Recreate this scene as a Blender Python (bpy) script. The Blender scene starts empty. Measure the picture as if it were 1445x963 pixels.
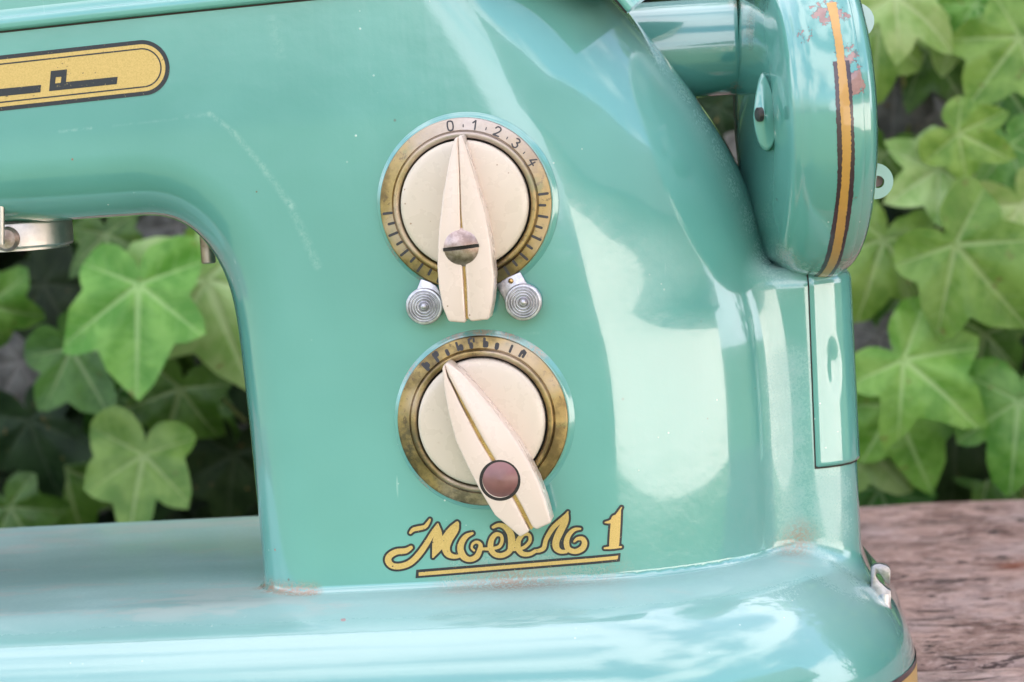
import bpy, bmesh, math, random
import numpy as np
from mathutils import Vector, Matrix

random.seed(7)
RNG = np.random.default_rng(7)
S = bpy.context.scene
COL = S.collection
R_ = math.radians
MM = 0.001

# ------------------------------------------------------------------ camera
PSI, PIT, ROL = R_(-5.0), R_(5.3), R_(3.5)
DIST, FPX = 600.0, 3750.0                       # mm, focal length in photo pixels (1445 wide)
fwd = np.array([math.sin(PSI)*math.cos(PIT), math.cos(PSI)*math.cos(PIT), -math.sin(PIT)])
rgt0 = np.array([math.cos(PSI), -math.sin(PSI), 0.0])
up0 = np.cross(rgt0, fwd)
rgt = rgt0*math.cos(ROL) - up0*math.sin(ROL)
upv = up0*math.cos(ROL) + rgt0*math.sin(ROL)
CAMP = -fwd*DIST
cd = bpy.data.cameras.new('camera'); cam = bpy.data.objects.new('camera', cd); COL.objects.link(cam)
m = Matrix((rgt, upv, -fwd)).transposed().to_4x4(); m.translation = Vector(CAMP*MM)
cam.matrix_world = m
cd.sensor_width = 36; cd.lens = 36*FPX/1445; cd.clip_start = 0.02; cd.clip_end = 500
cd.dof.use_dof = True; cd.dof.focus_distance = 0.598; cd.dof.aperture_fstop = 26
cd.dof.aperture_blades = 8
S.camera = cam

def at(u, v, y=0.0):
    """point (mm) of the depth plane y seen at photo pixel u, v"""
    d = fwd + rgt*(u-722.5)/FPX + upv*(481.5-v)/FPX
    t = (y-CAMP[1])/d[1]
    return CAMP + d*t

# ------------------------------------------------------------------ world, sun, exposure
SUN_EL, SUN_AZ = R_(43), R_(-28)                 # azimuth from +Y (behind the machine) towards +X
w = bpy.data.worlds.new('World'); S.world = w; w.use_nodes = True
nt = w.node_tree; bg = nt.nodes['Background']
sky = nt.nodes.new('ShaderNodeTexSky'); sky.sky_type = 'NISHITA'; sky.sun_disc = False
sky.sun_elevation = SUN_EL; sky.sun_rotation = SUN_AZ; sky.dust_density = 3.0; sky.air_density = 1.0
tc = nt.nodes.new('ShaderNodeTexCoord'); mp = nt.nodes.new('ShaderNodeMapping'); mp.inputs['Scale'].default_value = (1, 1, 2.2)
cn = nt.nodes.new('ShaderNodeTexNoise'); cn.inputs['Scale'].default_value = 1.7; cn.inputs['Detail'].default_value = 7; cn.inputs['Roughness'].default_value = .55
cr = nt.nodes.new('ShaderNodeMapRange'); cr.interpolation_type = 'SMOOTHSTEP'; cr.inputs[1].default_value = .44; cr.inputs[2].default_value = .58
cr.inputs[3].default_value = 0.; cr.inputs[4].default_value = .95
cm = nt.nodes.new('ShaderNodeMix'); cm.data_type = 'RGBA'; cm.inputs[7].default_value = (5.9, 5.8, 6.3, 1)
nt.links.new(tc.outputs['Generated'], mp.inputs[0]); nt.links.new(mp.outputs[0], cn.inputs['Vector']); nt.links.new(cn.outputs['Fac'], cr.inputs[0])
nt.links.new(cr.outputs[0], cm.inputs[0]); nt.links.new(sky.outputs[0], cm.inputs[6]); nt.links.new(cm.outputs[2], bg.inputs[0]); bg.inputs[1].default_value = 0.15
sl = bpy.data.lights.new('sun', 'SUN'); sl.energy = 5.0; sl.angle = R_(0.6); sl.color = (1, .96, .9)
so = bpy.data.objects.new('sun', sl); COL.objects.link(so)
sd = Vector((math.sin(SUN_AZ)*math.cos(SUN_EL), math.cos(SUN_AZ)*math.cos(SUN_EL), math.sin(SUN_EL)))
so.rotation_euler = sd.to_track_quat('Z', 'Y').to_euler(); so.location = sd*20
S.view_settings.view_transform = 'Standard'; S.view_settings.look = 'None'
S.view_settings.exposure = 2.0; S.view_settings.gamma = 1
S.view_settings.use_curve_mapping = False
S.cycles.max_bounces = 8; S.cycles.diffuse_bounces = 4; S.cycles.glossy_bounces = 4
S.cycles.caustics_reflective = False; S.cycles.caustics_refractive = False

# ------------------------------------------------------------------ material helpers
class NT:
    def __init__(s, name):
        s.m = bpy.data.materials.new(name); s.m.use_nodes = True
        s.t = s.m.node_tree; s.p = s.t.nodes['Principled BSDF']; s.o = s.t.nodes['Material Output']
    def n(s, typ, **k):
        x = s.t.nodes.new(typ)
        for a, b in k.items(): setattr(x, a, b)
        return x
    def l(s, a, b): s.t.links.new(a, b)
    def val(s, sock, v):
        if hasattr(v, 'is_linked') or isinstance(v, bpy.types.NodeSocket): s.l(v, sock)
        else: sock.default_value = v
    def coord(s, out='Object', scale=(1, 1, 1), loc=(0, 0, 0), rot=(0, 0, 0)):
        c = s.n('ShaderNodeTexCoord'); mp = s.n('ShaderNodeMapping')
        mp.inputs['Scale'].default_value = scale; mp.inputs['Location'].default_value = loc
        mp.inputs['Rotation'].default_value = rot
        s.l(c.outputs[out], mp.inputs[0]); return mp.outputs[0]
    def noise(s, vec, scale, detail=4, rough=.55, dist=0):
        x = s.n('ShaderNodeTexNoise'); x.inputs['Scale'].default_value = scale
        x.inputs['Detail'].default_value = detail; x.inputs['Roughness'].default_value = rough
        x.inputs['Distortion'].default_value = dist
        s.l(vec, x.inputs['Vector']); return x.outputs['Fac']
    def voro(s, vec, scale, feature='F1', rand=1):
        x = s.n('ShaderNodeTexVoronoi', feature=feature); x.inputs['Scale'].default_value = scale
        x.inputs['Randomness'].default_value = rand
        s.l(vec, x.inputs['Vector']); return x
    def ramp(s, fac, a, b, lo=0., hi=1.):
        x = s.n('ShaderNodeMapRange', clamp=True, interpolation_type='SMOOTHSTEP')
        s.l(fac, x.inputs['Value'])
        for i, v in enumerate((a, b, lo, hi)): x.inputs[1+i].default_value = v
        return x.outputs[0]
    def math(s, op, a, b=0., c=0.):
        x = s.n('ShaderNodeMath', operation=op)
        s.val(x.inputs[0], a); s.val(x.inputs[1], b); s.val(x.inputs[2], c); return x.outputs[0]
    def vmath(s, op, a, b):
        x = s.n('ShaderNodeVectorMath', operation=op)
        s.val(x.inputs[0], a); s.val(x.inputs[1], b); return x
    def mix(s, fac, a, b):
        x = s.n('ShaderNodeMix', data_type='RGBA'); s.val(x.inputs[0], fac)
        for i, v in ((6, a), (7, b)):
            if isinstance(v, tuple): x.inputs[i].default_value = (*v[:3], 1)
            else: s.l(v, x.inputs[i])
        return x.outputs[2]
    def bump(s, h, strength=1., dist=.0005, prev=None):
        x = s.n('ShaderNodeBump'); x.inputs['Strength'].default_value = strength
        x.inputs['Distance'].default_value = dist; s.l(h, x.inputs['Height'])
        if prev is not None: s.l(prev, x.inputs['Normal'])
        return x.outputs[0]
    def spot(s, vec, p, r):
        """soft mask around the point p (mm) with radius r (mm)"""
        d = s.vmath('DISTANCE', vec, tuple(float(q)*MM for q in p)).outputs['Value']
        return s.ramp(d, 0, r*MM, 1, 0)
    def segm(s, vec, a, b, w_):
        a = np.array(a)*MM; b = np.array(b)*MM; d = b-a; L = float(np.linalg.norm(d)); dn = d/L
        r = s.vmath('SUBTRACT', vec, tuple(a)).outputs[0]
        t = s.vmath('DOT_PRODUCT', r, tuple(dn)).outputs['Value']
        t = s.math('MINIMUM', s.math('MAXIMUM', t, 0.), L)
        q = s.n('ShaderNodeVectorMath', operation='SCALE'); q.inputs[0].default_value = tuple(dn); s.l(t, q.inputs['Scale'])
        dd = s.vmath('DISTANCE', r, q.outputs[0]).outputs['Value']
        return s.ramp(dd, 0, w_*MM, 1, 0)
    def set(s, **k):
        for a, b in k.items():
            q = s.p.inputs[a.replace('_', ' ')]
            if isinstance(b, tuple) and len(b) == 3: b = (*b, 1)
            s.val(q, b)
        return s.m

TEAL = (0.100, 0.310, 0.272)
def mat_teal(name, dust=1.0, col=TEAL, scuffs=(), spots=(), dirt=(), haze=(), chip=None):
    N = NT(name); v = N.coord()
    big = N.noise(v, 14, 3); c = N.mix(N.ramp(big, .3, .75), col, tuple(min(1, q*1.14+.012) for q in col))
    # fine embedded specks and hairline scratches
    sp = N.voro(v, 260); spd = N.math('MULTIPLY', N.ramp(sp.outputs['Distance'], .035, .09, 1, 0),
                                     N.ramp(N.noise(v, 28, 3), .52, .64))
    c = N.mix(N.math('MULTIPLY', spd, .75), c, (.72, .76, .7))
    sp2 = N.voro(v, 150); spd2 = N.math('MULTIPLY', N.ramp(sp2.outputs['Distance'], .03, .07, 1, 0),
                                      N.ramp(N.noise(v, 35, 2), .56, .64))
    c = N.mix(N.math('MULTIPLY', spd2, .8), c, (.10, .09, .075))
    vs = N.coord(scale=(1, 1, .09), rot=(0, R_(52), 0)); sc = N.noise(vs, 420, 2, .7)
    scr = N.math('MULTIPLY', N.ramp(sc, .70, .76), N.ramp(N.noise(v, 30, 2), .53, .66))
    c = N.mix(N.math('MULTIPLY', scr, .35), c, (.66, .82, .76))
    # dust film lying on upward faces, thicker in patches
    g = N.n('ShaderNodeNewGeometry'); sx = N.n('ShaderNodeSeparateXYZ'); N.l(g.outputs['Normal'], sx.inputs[0])
    upf = N.ramp(sx.outputs['Z'], .84, .995)
    vd = N.coord(scale=(.45, 1, 1)); dn = N.noise(vd, 38, 5, .5)
    du = N.math('MULTIPLY', upf, N.ramp(dn, .25, .85, .48*dust, .80*dust))
    fine = N.noise(v, 900, 3, .7)
    du = N.math('MULTIPLY', du, N.ramp(fine, .2, .8, .85, 1.1))
    rough = N.ramp(N.noise(v, 55, 4), .3, .8, .10, .19)
    for p, r, a in haze:                    # pale dust where it has been blown against the edge
        k = N.math('MULTIPLY', N.spot(v, p, r), N.ramp(N.noise(v, 1600, 5, .8), .35, .72, a*.35, a))
        du = N.math('MAXIMUM', du, k)
    c = N.mix(N.ramp(sx.outputs['Z'], .1, .75, 0, .30*dust), c, (.40, .44, .43))  # pale dust tone on up-tilted faces, colours in a whiter sky-lit look
    pk = N.math('MULTIPLY', N.ramp(N.noise(N.coord(scale=(.35, 1, 1), rot=(0, 0, R_(8))), 62, 6, .68), .53, .60), upf)
    dcol = N.mix(N.math('MULTIPLY', pk, .6), (.37, .50, .465), (.54, .46, .41))
    du = N.math('MAXIMUM', du, N.math('MULTIPLY', pk, .6*min(1., dust)))
    c = N.mix(du, c, dcol)
    for a_, b_, w_, k_ in scuffs:
        k = N.math('MULTIPLY', N.segm(v, a_, b_, w_), N.ramp(N.noise(v, 700, 5, .75), .35, .70, 0, k_*.3))
        c = N.mix(k, c, (.50, .66, .60))
    rough = N.math('ADD', rough, N.math('MULTIPLY', du, .75))
    met = None
    for p, r, a in dirt:                    # gritty brown dirt caught in corners
        k = N.math('MULTIPLY', N.spot(v, p, r), N.ramp(N.noise(v, 1500, 4, .8), .41, .52, 0, a))
        c = N.mix(k, c, (.33, .20, .13)); rough = N.math('ADD', rough, N.math('MULTIPLY', k, .5))
    for p, r, cc in spots:                  # single chips
        wob = N.vmath('ADD', v, N.vmath('SCALE', N.n('ShaderNodeTexNoise').outputs['Color'], (0, 0, 0)).outputs[0])
        d = N.vmath('DISTANCE', v, tuple(float(q)*MM for q in p)).outputs['Value']
        d = N.math('ADD', d, N.math('MULTIPLY', N.noise(v, 900, 3), r*MM*1.2))
        k = N.ramp(d, r*MM*1.35, r*MM*1.6, 1, 0)
        c = N.mix(k, c, cc)
        rough = N.math('ADD', rough, N.math('MULTIPLY', k, .4))
    if chip:
        k0 = None
        for p, r, th in chip:
            k = N.math('SUBTRACT', N.math('MULTIPLY', N.spot(v, p, r), 1.0), 0.0)
            k = N.math('ADD', N.math('MULTIPLY', k, .6), N.math('MULTIPLY', N.noise(v, 420, 6, .68), .75))
            k = N.ramp(k, th, th+.02)
            k0 = k if k0 is None else N.math('MAXIMUM', k0, k)
        c = N.mix(k0, c, N.mix(N.noise(v, 800, 3), (.20, .085, .065), (.36, .20, .165)))
        rough = N.math('ADD', rough, N.math('MULTIPLY', k0, .45))
    b = N.bump(N.noise(v, 75, 2), .08, .0009)
    b = N.bump(N.math('MULTIPLY', N.noise(N.coord(scale=(1, 1, .07)), 240, 2, .6), N.ramp(sx.outputs['Z'], .1, .5, 1, 0)), .09, .0005, b)
    b = N.bump(N.noise(v, 230, 4, .6), .16, .0003, b)
    b = N.bump(N.noise(v, 900, 2), .05, .00008, b)
    b = N.bump(spd, .5, .00006, b)
    if chip: b = N.bump(N.math('SUBTRACT', 1., k0), .9, .00025, b)
    gl = N.math('MAXIMUM', 0., N.math('SUBTRACT', 1., N.math('MULTIPLY', du, 1.25)))
    return N.set(Base_Color=c, Roughness=rough, IOR=1.62, Normal=b, Coat_Weight=gl,
                 Coat_Roughness=.03, Coat_IOR=1.6)

def mat_metal(name, a, b, rough=(.22, .45), scale=120, metal=1., bs=.15):
    N = NT(name); v = N.coord()
    n1 = N.noise(v, scale, 5, .65); n2 = N.noise(v, scale*6, 4, .7)
    f = N.ramp(N.math('ADD', N.math('MULTIPLY', n1, .7), N.math('MULTIPLY', n2, .3)), .38, .62)
    return N.set(Base_Color=N.mix(f, a, b), Metallic=metal, Roughness=N.ramp(n2, .3, .7, *rough),
                 Normal=N.bump(n2, bs, .0002))
def mat_brass():
    N = NT('tarnished_brass'); v = N.coord()
    n1 = N.noise(v, 85, 6, .62); n2 = N.noise(v, 620, 4, .7)
    c = N.mix(N.ramp(n1, .36, .56), (.15, .10, .045), (.40, .275, .11))
    c = N.mix(N.ramp(N.noise(v, 160, 4), .56, .68, 0, .65), c, (.17, .20, .10))
    c = N.mix(N.ramp(n2, .56, .66, 0, .75), c, (.13, .085, .05))
    c = N.mix(N.ramp(N.noise(v, 45, 2), .5, .62, 0, .55), c, (.50, .40, .35))
    ctr = at(657, 250, 0)
    c = N.mix(N.math('MULTIPLY', N.spot(v, at(690, 150, 0), 30), .95), c, N.mix(n2, (.34, .27, .24), (.56, .47, .42)))
    for q, rr_ in ((at(575, 395, 0), 9), (at(575, 650, 0), 14), (at(650, 712, 0), 11), (at(700, 395, 0), 8), (at(580, 620, 0), 9)):
        c = N.mix(N.math('MULTIPLY', N.spot(v, q, rr_), N.ramp(N.noise(v, 330, 5, .7), .38, .58, .25, .9)), c, (.075, .065, .045))
    return N.set(Base_Color=c, Metallic=.8, Roughness=N.ramp(n1, .3, .7, .3, .52), Normal=N.bump(n2, .3, .0003))
def mat_plain(name, c, rough=.5, metal=0., var=.12, scale=300, **k):
    N = NT(name); v = N.coord(); n = N.noise(v, scale, 4)
    return N.set(Base_Color=N.mix(n, tuple(q*(1-var) for q in c), tuple(min(1, q*(1+var)) for q in c)),
                 Roughness=rough, Metallic=metal, Normal=N.bump(n, .08, .0002), **k)
def mat_cream(name, a):
    N = NT(name); v = N.coord()
    c = N.mix(N.ramp(N.noise(v, 40, 2), .3, .7), a, tuple(q*.97 for q in a))
    sp = N.voro(v, 330); k = N.math('MULTIPLY', N.ramp(sp.outputs['Distance'], .04, .09, 1, 0), N.ramp(N.noise(v, 90, 2), .52, .6))
    c = N.mix(k, c, (.30, .17, .10))
    s = N.ramp(N.noise(v, 160, 5), .70, .76, 0, .5); c = N.mix(s, c, (.42, .27, .17))
    return N.set(Base_Color=c, Roughness=N.ramp(N.noise(v, 200, 3), .3, .7, .2, .38), IOR=1.5, Coat_Weight=.3, Coat_Roughness=.12,
                 Normal=N.bump(N.noise(v, 150, 3), .1, .0003))
def mat_gold():
    N = NT('gold_print'); v = N.coord(); n = N.noise(v, 3600, 2, .8)
    c = N.mix(N.ramp(n, .2, .8), (.50, .33, .10), (.66, .445, .155))
    k = N.math('MULTIPLY', N.ramp(N.noise(v, 900, 3), .64, .68), N.ramp(N.noise(v, 70, 2), .5, .6))
    c = N.mix(k, c, (.06, .05, .04))
    return N.set(Base_Color=c, Roughness=.38, Metallic=.25)
def mat_black():
    N = NT('black_print'); v = N.coord(); n = N.noise(v, 1400, 3, .8)
    c = N.mix(N.ramp(n, .62, .70, 0, .8), (.018, .018, .024), (.34, .25, .10))
    return N.set(Base_Color=c, Roughness=.35)

# ------------------------------------------------------------------ object helpers
def link(name, me, mat=None, parent=None):
    o = bpy.data.objects.new(name, me); COL.objects.link(o)
    if mat is not None and not me.materials: me.materials.append(mat)
    if parent is not None: o.parent = parent
    return o
def tag(o, label=None, cat=None, group=None, kind=None):
    for k, v in (('label', label), ('category', cat), ('group', group), ('kind', kind)):
        if v: o[k] = v
    return o
def empty(name, loc):
    o = bpy.data.objects.new(name, None); COL.objects.link(o); o.location = loc
    o.empty_display_size = .02; return o
def mesh(name, V, F, mat=None, parent=None, smooth=True, scale=MM, sharp=None):
    me = bpy.data.meshes.new(name)
    V = np.asarray(V, float)*scale
    me.from_pydata(V.tolist(), [], [tuple(map(int, f)) for f in F]); me.update()
    bm = bmesh.new(); bm.from_mesh(me)
    bmesh.ops.remove_doubles(bm, verts=bm.verts, dist=1e-7)
    bmesh.ops.recalc_face_normals(bm, faces=bm.faces)
    bm.to_mesh(me); bm.free()
    if smooth:
        for p in me.polygons: p.use_smooth = True
        if sharp: me.set_sharp_from_angle(angle=R_(sharp))
    return link(name, me, mat, parent)
def basis(axis):
    a = np.array(axis, float); a /= np.linalg.norm(a)
    h = np.array([0, 0, 1.]) if abs(a[2]) < .9 else np.array([1., 0, 0])
    b = np.cross(h, a); b /= np.linalg.norm(b); return a, b, np.cross(a, b)
def lathe_vf(prof, c, axis, seg=96):
    """prof = (radius, height along axis)"""
    a, b, d = basis(axis); c = np.array(c, float); V = []; F = []
    for r, h in prof:
        for i in range(seg):
            t = 2*math.pi*i/seg
            V.append(c + a*h + b*r*math.cos(t) + d*r*math.sin(t))
    for j in range(len(prof)-1):
        for i in range(seg):
            k = (i+1) % seg
            F.append((j*seg+i, j*seg+k, (j+1)*seg+k, (j+1)*seg+i))
    return V, F
def lathe(name, prof, c, axis, mat, parent, seg=96, sharp=35):
    V, F = lathe_vf(prof, c, axis, seg)
    return mesh(name, V, F, mat, parent, sharp=sharp)
def rnd(cx, cy, r, a0, a1, n=6):
    return [(cx+r*math.cos(R_(a0+(a1-a0)*i/n)), cy+r*math.sin(R_(a0+(a1-a0)*i/n))) for i in range(n+1)]
def smooth_line(P, n=8, closed=False):
    P = [np.array(p, float) for p in P]; out = []
    N = len(P); rng = range(N) if closed else range(N-1)
    for i in rng:
        p1, p2 = P[i], P[(i+1) % N]
        p0 = P[(i-1) % N] if closed or i > 0 else p1
        p3 = P[(i+2) % N] if closed or i+2 < N else p2
        for k in range(n):
            t = k/n
            out.append(.5*((2*p1)+(-p0+p2)*t+(2*p0-5*p1+4*p2-p3)*t*t+(-p0+3*p1-3*p2+p3)*t**3))
    if not closed: out.append(P[-1])
    return np.array(out)
def tube(name, path, rad, mat, parent, seg=16):
    P = [np.array(p, float) for p in path]; V = []; F = []
    rad = rad if hasattr(rad, '__len__') else [rad]*len(P)
    for i, p in enumerate(P):
        a = P[min(i+1, len(P)-1)]-P[max(i-1, 0)]; a, b, d = basis(a)
        for k in range(seg):
            t = 2*math.pi*k/seg; V.append(p + rad[i]*(b*math.cos(t)+d*math.sin(t)))
    for j in range(len(P)-1):
        for i in range(seg):
            k = (i+1) % seg; F.append((j*seg+i, j*seg+k, (j+1)*seg+k, (j+1)*seg+i))
    F.append(tuple(range(seg))); F.append(tuple((len(P)-1)*seg+i for i in range(seg)))
    return mesh(name, V, F, mat, parent, sharp=40)
def prism(name, top, ytop, bot, ybot, mat, parent, bev=.4, seg=3, sharp=None):
    """top / bot: lists of (x, z) outlines in mm at depths ytop < ybot"""
    bm = bmesh.new()
    a = [bm.verts.new((p[0], ytop, p[1])) for p in top]; b = [bm.verts.new((p[0], ybot, p[1])) for p in bot]
    bm.faces.new(a); bm.faces.new(b[::-1]); n = len(a)
    for i in range(n): bm.faces.new((a[i], b[i], b[(i+1) % n], a[(i+1) % n]))
    bmesh.ops.recalc_face_normals(bm, faces=bm.faces)
    if bev:
        es = [e for e in bm.edges if e.calc_face_angle(0) > R_(25)]
        bmesh.ops.bevel(bm, geom=es, offset=bev, segments=seg, profile=.5, affect='EDGES', clamp_overlap=True)
    bmesh.ops.scale(bm, vec=(MM,)*3, verts=bm.verts)
    me = bpy.data.meshes.new(name); bm.to_mesh(me); bm.free()
    for p in me.polygons: p.use_smooth = True
    me.set_sharp_from_angle(angle=R_(sharp or 40))
    return link(name, me, mat, parent)

# ------------------------------------------------------------------ 2-D distance fields
def seg_dist(X, Z, A, B):
    """unsigned distance of grid points to many segments"""
    out = np.full(X.shape, 1e9, np.float32)
    for (ax, az), (bx, bz) in zip(A, B):
        dx, dz = bx-ax, bz-az; L = dx*dx+dz*dz+1e-12
        t = np.clip(((X-ax)*dx+(Z-az)*dz)/L, 0, 1)
        np.minimum(out, (X-ax-t*dx)**2+(Z-az-t*dz)**2, out=out)
    return np.sqrt(out)
def poly_sdf(X, Z, P):
    P = np.asarray(P); Q = np.roll(P, -1, 0); d = seg_dist(X, Z, P, Q)
    ins = np.zeros(X.shape, bool)
    for (ax, az), (bx, bz) in zip(P, Q):
        if az == bz: continue
        c = ((az > Z) != (bz > Z)) & (X < (bx-ax)*(Z-az)/(bz-az)+ax); ins ^= c
    return np.where(ins, -d, d).astype(np.float32)
class Field2:
    """polygon distance sampled on a grid, lightly blurred, read back with cubic interpolation"""
    def __init__(s, poly, x0, x1, z0, z1, h=.8, blur=3):
        s.x0, s.z0, s.h = x0, z0, h
        xs = np.arange(x0, x1, h, dtype=np.float32); zs = np.arange(z0, z1, h, dtype=np.float32)
        X, Z = np.meshgrid(xs, zs, indexing='ij'); D = poly_sdf(X, Z, poly)
        k = np.array([1, 4, 6, 4, 1.])/16
        for _ in range(blur):
            for ax in (0, 1):
                Pd = np.pad(D, [(2, 2) if a == ax else (0, 0) for a in (0, 1)], mode='edge')
                D = sum(k[i]*np.take(Pd, range(i, i+D.shape[ax]), axis=ax) for i in range(5))
        s.D = D.astype(np.float32)
    def __call__(s, x, z):
        fx = np.clip((x-s.x0)/s.h, 1.001, s.D.shape[0]-3.001); fz = np.clip((z-s.z0)/s.h, 1.001, s.D.shape[1]-3.001)
        ix = fx.astype(int); iz = fz.astype(int); tx = fx-ix; tz = fz-iz
        def wts(t): return ((1-t)**3/6, (3*t**3-6*t**2+4)/6, (-3*t**3+3*t**2+3*t+1)/6, t**3/6)
        wx, wz = wts(tx), wts(tz); out = 0
        for i in range(4):
            for j in range(4): out = out + wx[i]*wz[j]*s.D[ix+i-1, iz+j-1]
        return out

# ------------------------------------------------------------------ the machine's body as one distance function (mm)
def P2(pts, y): return [(at(u, v, y)[0], at(u, v, y)[2]) for u, v in pts]
inner = P2([(-420, 352), (-200, 334), (-80, 324), (0, 318), (90, 313), (165, 308), (218, 306), (255, 318), (286, 345), (308, 380),
            (321, 415), (330, 460), (340, 540), (349, 620), (357, 700), (366, 800), (372, 880), (378, 1000)], 9)
inner = smooth_line(inner, 8)
polyL = list(map(tuple, inner)) + [(inner[-1][0], -300), (400, -300), (400, 300), (-400, 300), (-400, inner[0][1])]
outer = P2([(1135, 1050), (1132, 900), (1128, 790), (1126, 640), (1120, 520), (1108, 430), (1086, 350), (1062, 282), (1036, 225), (1000, 163),
            (950, 95), (905, 38), (862, -12), (808, -80), (760, -155), (715, -240), (670, -330)], 40)
outer = smooth_line(outer, 8)
polyR = list(map(tuple, outer)) + [(outer[-1][0]-60, 300), (-400, 300), (-400, -300), (outer[0][0], -300)]
ZT = at(450, 838, 0)[2]                                    # top of the base
BX0, BX1 = -260.0, at(1297, 955, 30)[0]                    # base ends
BY0, BY1 = -33.0, 146.0
BH, BR = 46.0, 28.0
BCR = 74.0
TZ = ZT-BH                                                 # table top
FL = Field2(polyL, -240, 160, -150, 130); FR = Field2(polyR, -240, 160, -150, 130)
_a = at(0, 45, 0); _b = at(420, 1, 0); XS0, ZS0, ZSK = _a[0], _a[2], (_b[2]-_a[2])/(_b[0]-_a[0])
HX1 = at(1207, 600, 38)[0]; HZ1 = at(1190, 374, 28)[2]
DENT = None

def rext(d, q, r):
    a = d+r; b = q+r
    return np.minimum(np.maximum(a, b), 0)+np.sqrt(np.maximum(a, 0)**2+np.maximum(b, 0)**2)-r
def smin(a, b, k):
    h = np.clip(.5+.5*(b-a)/k, 0, 1); return b*(1-h)+a*h-k*h*(1-h)
def smoothstep(a, b, x):
    t = np.clip((x-a)/(b-a), 0, 1); return t*t*(3-2*t)
def box2(x, y, x0, x1, y0, y1, r):
    qx = np.abs(x-(x0+x1)/2)-(x1-x0)/2+r; qy = np.abs(y-(y0+y1)/2)-(y1-y0)/2+r
    return np.minimum(np.maximum(qx, qy), 0)+np.sqrt(np.maximum(qx, 0)**2+np.maximum(qy, 0)**2)-r
def body(x, y, z):
    dl = FL(x, z); dr = FR(x, z)
    front = -y-.00; q = np.maximum(front, y-100)
    a = rext(dl, q, 15.0); b = rext(dr, q, 49.0-15*smoothstep(5, 75, z))
    pil = np.maximum(a, b)
    pil = np.maximum(pil, z-(ZS0+(x-XS0)*ZSK+9))
    dplan = box2(x, y, BX0, BX1, BY0, BY1, BCR)
    bs = rext(dplan, z-ZT+3.2*smoothstep(58, 96, x), BR); bs = np.maximum(bs, TZ+3-z)
    hz = np.maximum(z-HZ1, -z-130); hb = rext(box2(x, y, 20, HX1, 26, 92, 12.0), hz, 4.5)
    up = smin(pil, hb, 5.0)
    if DENT is not None:
        q = np.sqrt(((x-DENT[0])/2.0)**2+((y-DENT[1])/6.0)**2+((z-DENT[2])/7.8)**2)
        up = up+.55*smoothstep(1.15, .1, q)
    k2 = 1.6+3*smoothstep(50, 75, x)
    return smin(up, bs, k2)

def find_dent():
    p = at(1173, 519, 0); 
    for yy in np.linspace(5, 60, 220):
        p = at(1173, 519, yy)
        if body(np.array([p[0]]), np.array([p[1]]), np.array([p[2]]))[0] < 0: break
    return p
DENT = find_dent()

def surface_nets(f, lo, hi, h):
    xs = [np.arange(lo[i], hi[i]+h, h, dtype=np.float32) for i in range(3)]
    # 2-D fields only once per column
    X, Y, Z = np.meshgrid(*xs, indexing='ij')
    global FL, FR
    fl, fr = FL, FR
    X2, Z2 = np.meshgrid(xs[0], xs[2], indexing='ij')
    L2 = fl(X2, Z2)[:, None, :]; R2 = fr(X2, Z2)[:, None, :]
    FL = lambda x, z: L2; FR = lambda x, z: R2
    V = f(X, Y, Z).astype(np.float32); FL, FR = fl, fr
    inside = V < 0
    nx, ny, nz = V.shape
    cnt = np.zeros((nx-1, ny-1, nz-1), np.int8)
    for a in (0, 1):
        for b in (0, 1):
            for c in (0, 1): cnt += inside[a:nx-1+a, b:ny-1+b, c:nz-1+c]
    act = (cnt > 0) & (cnt < 8); idx = np.argwhere(act)
    vid = -np.ones(act.shape, np.int64); vid[act] = np.arange(len(idx))
    P = np.zeros((len(idx), 3)); W = np.zeros(len(idx))
    cor = [(a, b, c) for a in (0, 1) for b in (0, 1) for c in (0, 1)]
    cv = {q: V[idx[:, 0]+q[0], idx[:, 1]+q[1], idx[:, 2]+q[2]] for q in cor}
    for q in cor:
        for ax in range(3):
            if q[ax] == 0:
                r = list(q); r[ax] = 1; r = tuple(r)
                s = (cv[q] < 0) != (cv[r] < 0)
                t = np.where(s, cv[q]/(cv[q]-cv[r]+1e-12), 0)
                pt = np.array(q, float)[None].repeat(len(idx), 0); pt[:, ax] += t
                P += pt*s[:, None]; W += s
    P = (idx+P/W[:, None])*h+np.array([x[0] for x in xs])
    F = []
    for ax in range(3):
        o1, o2 = [(1, 2), (2, 0), (0, 1)][ax]
        sl0 = [slice(1, -1)]*3; sl0[ax] = slice(0, -1); sl1 = list(sl0); sl1[ax] = slice(1, None)
        a = inside[tuple(sl0)]; b = inside[tuple(sl1)]; e = np.argwhere(a != b)
        e2 = e.copy(); e2[:, o1] += 1; e2[:, o2] += 1
        fl_ = a[tuple(e.T)]
        def c(d1, d2):
            g = e2.copy(); g[:, o1] -= d1; g[:, o2] -= d2; return vid[tuple(g.T)]
        q = np.stack([c(1, 1), c(0, 1), c(0, 0), c(1, 0)], 1)
        q[~fl_] = q[~fl_][:, ::-1]; F.append(q)
    F = np.concatenate(F)
    for _ in range(4):
        G, v = grad(f, P); P -= G*(v/np.maximum((G**2).sum(1), .05))[:, None]*.9
    return P, F
def grad(f, P, e=.05):
    x, y, z = P.T; v = f(x, y, z)
    G = np.stack([f(x+e, y, z)-f(x-e, y, z), f(x, y+e, z)-f(x, y-e, z), f(x, y, z+e)-f(x, y, z-e)], 1)/(2*e)
    return G, v
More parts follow.
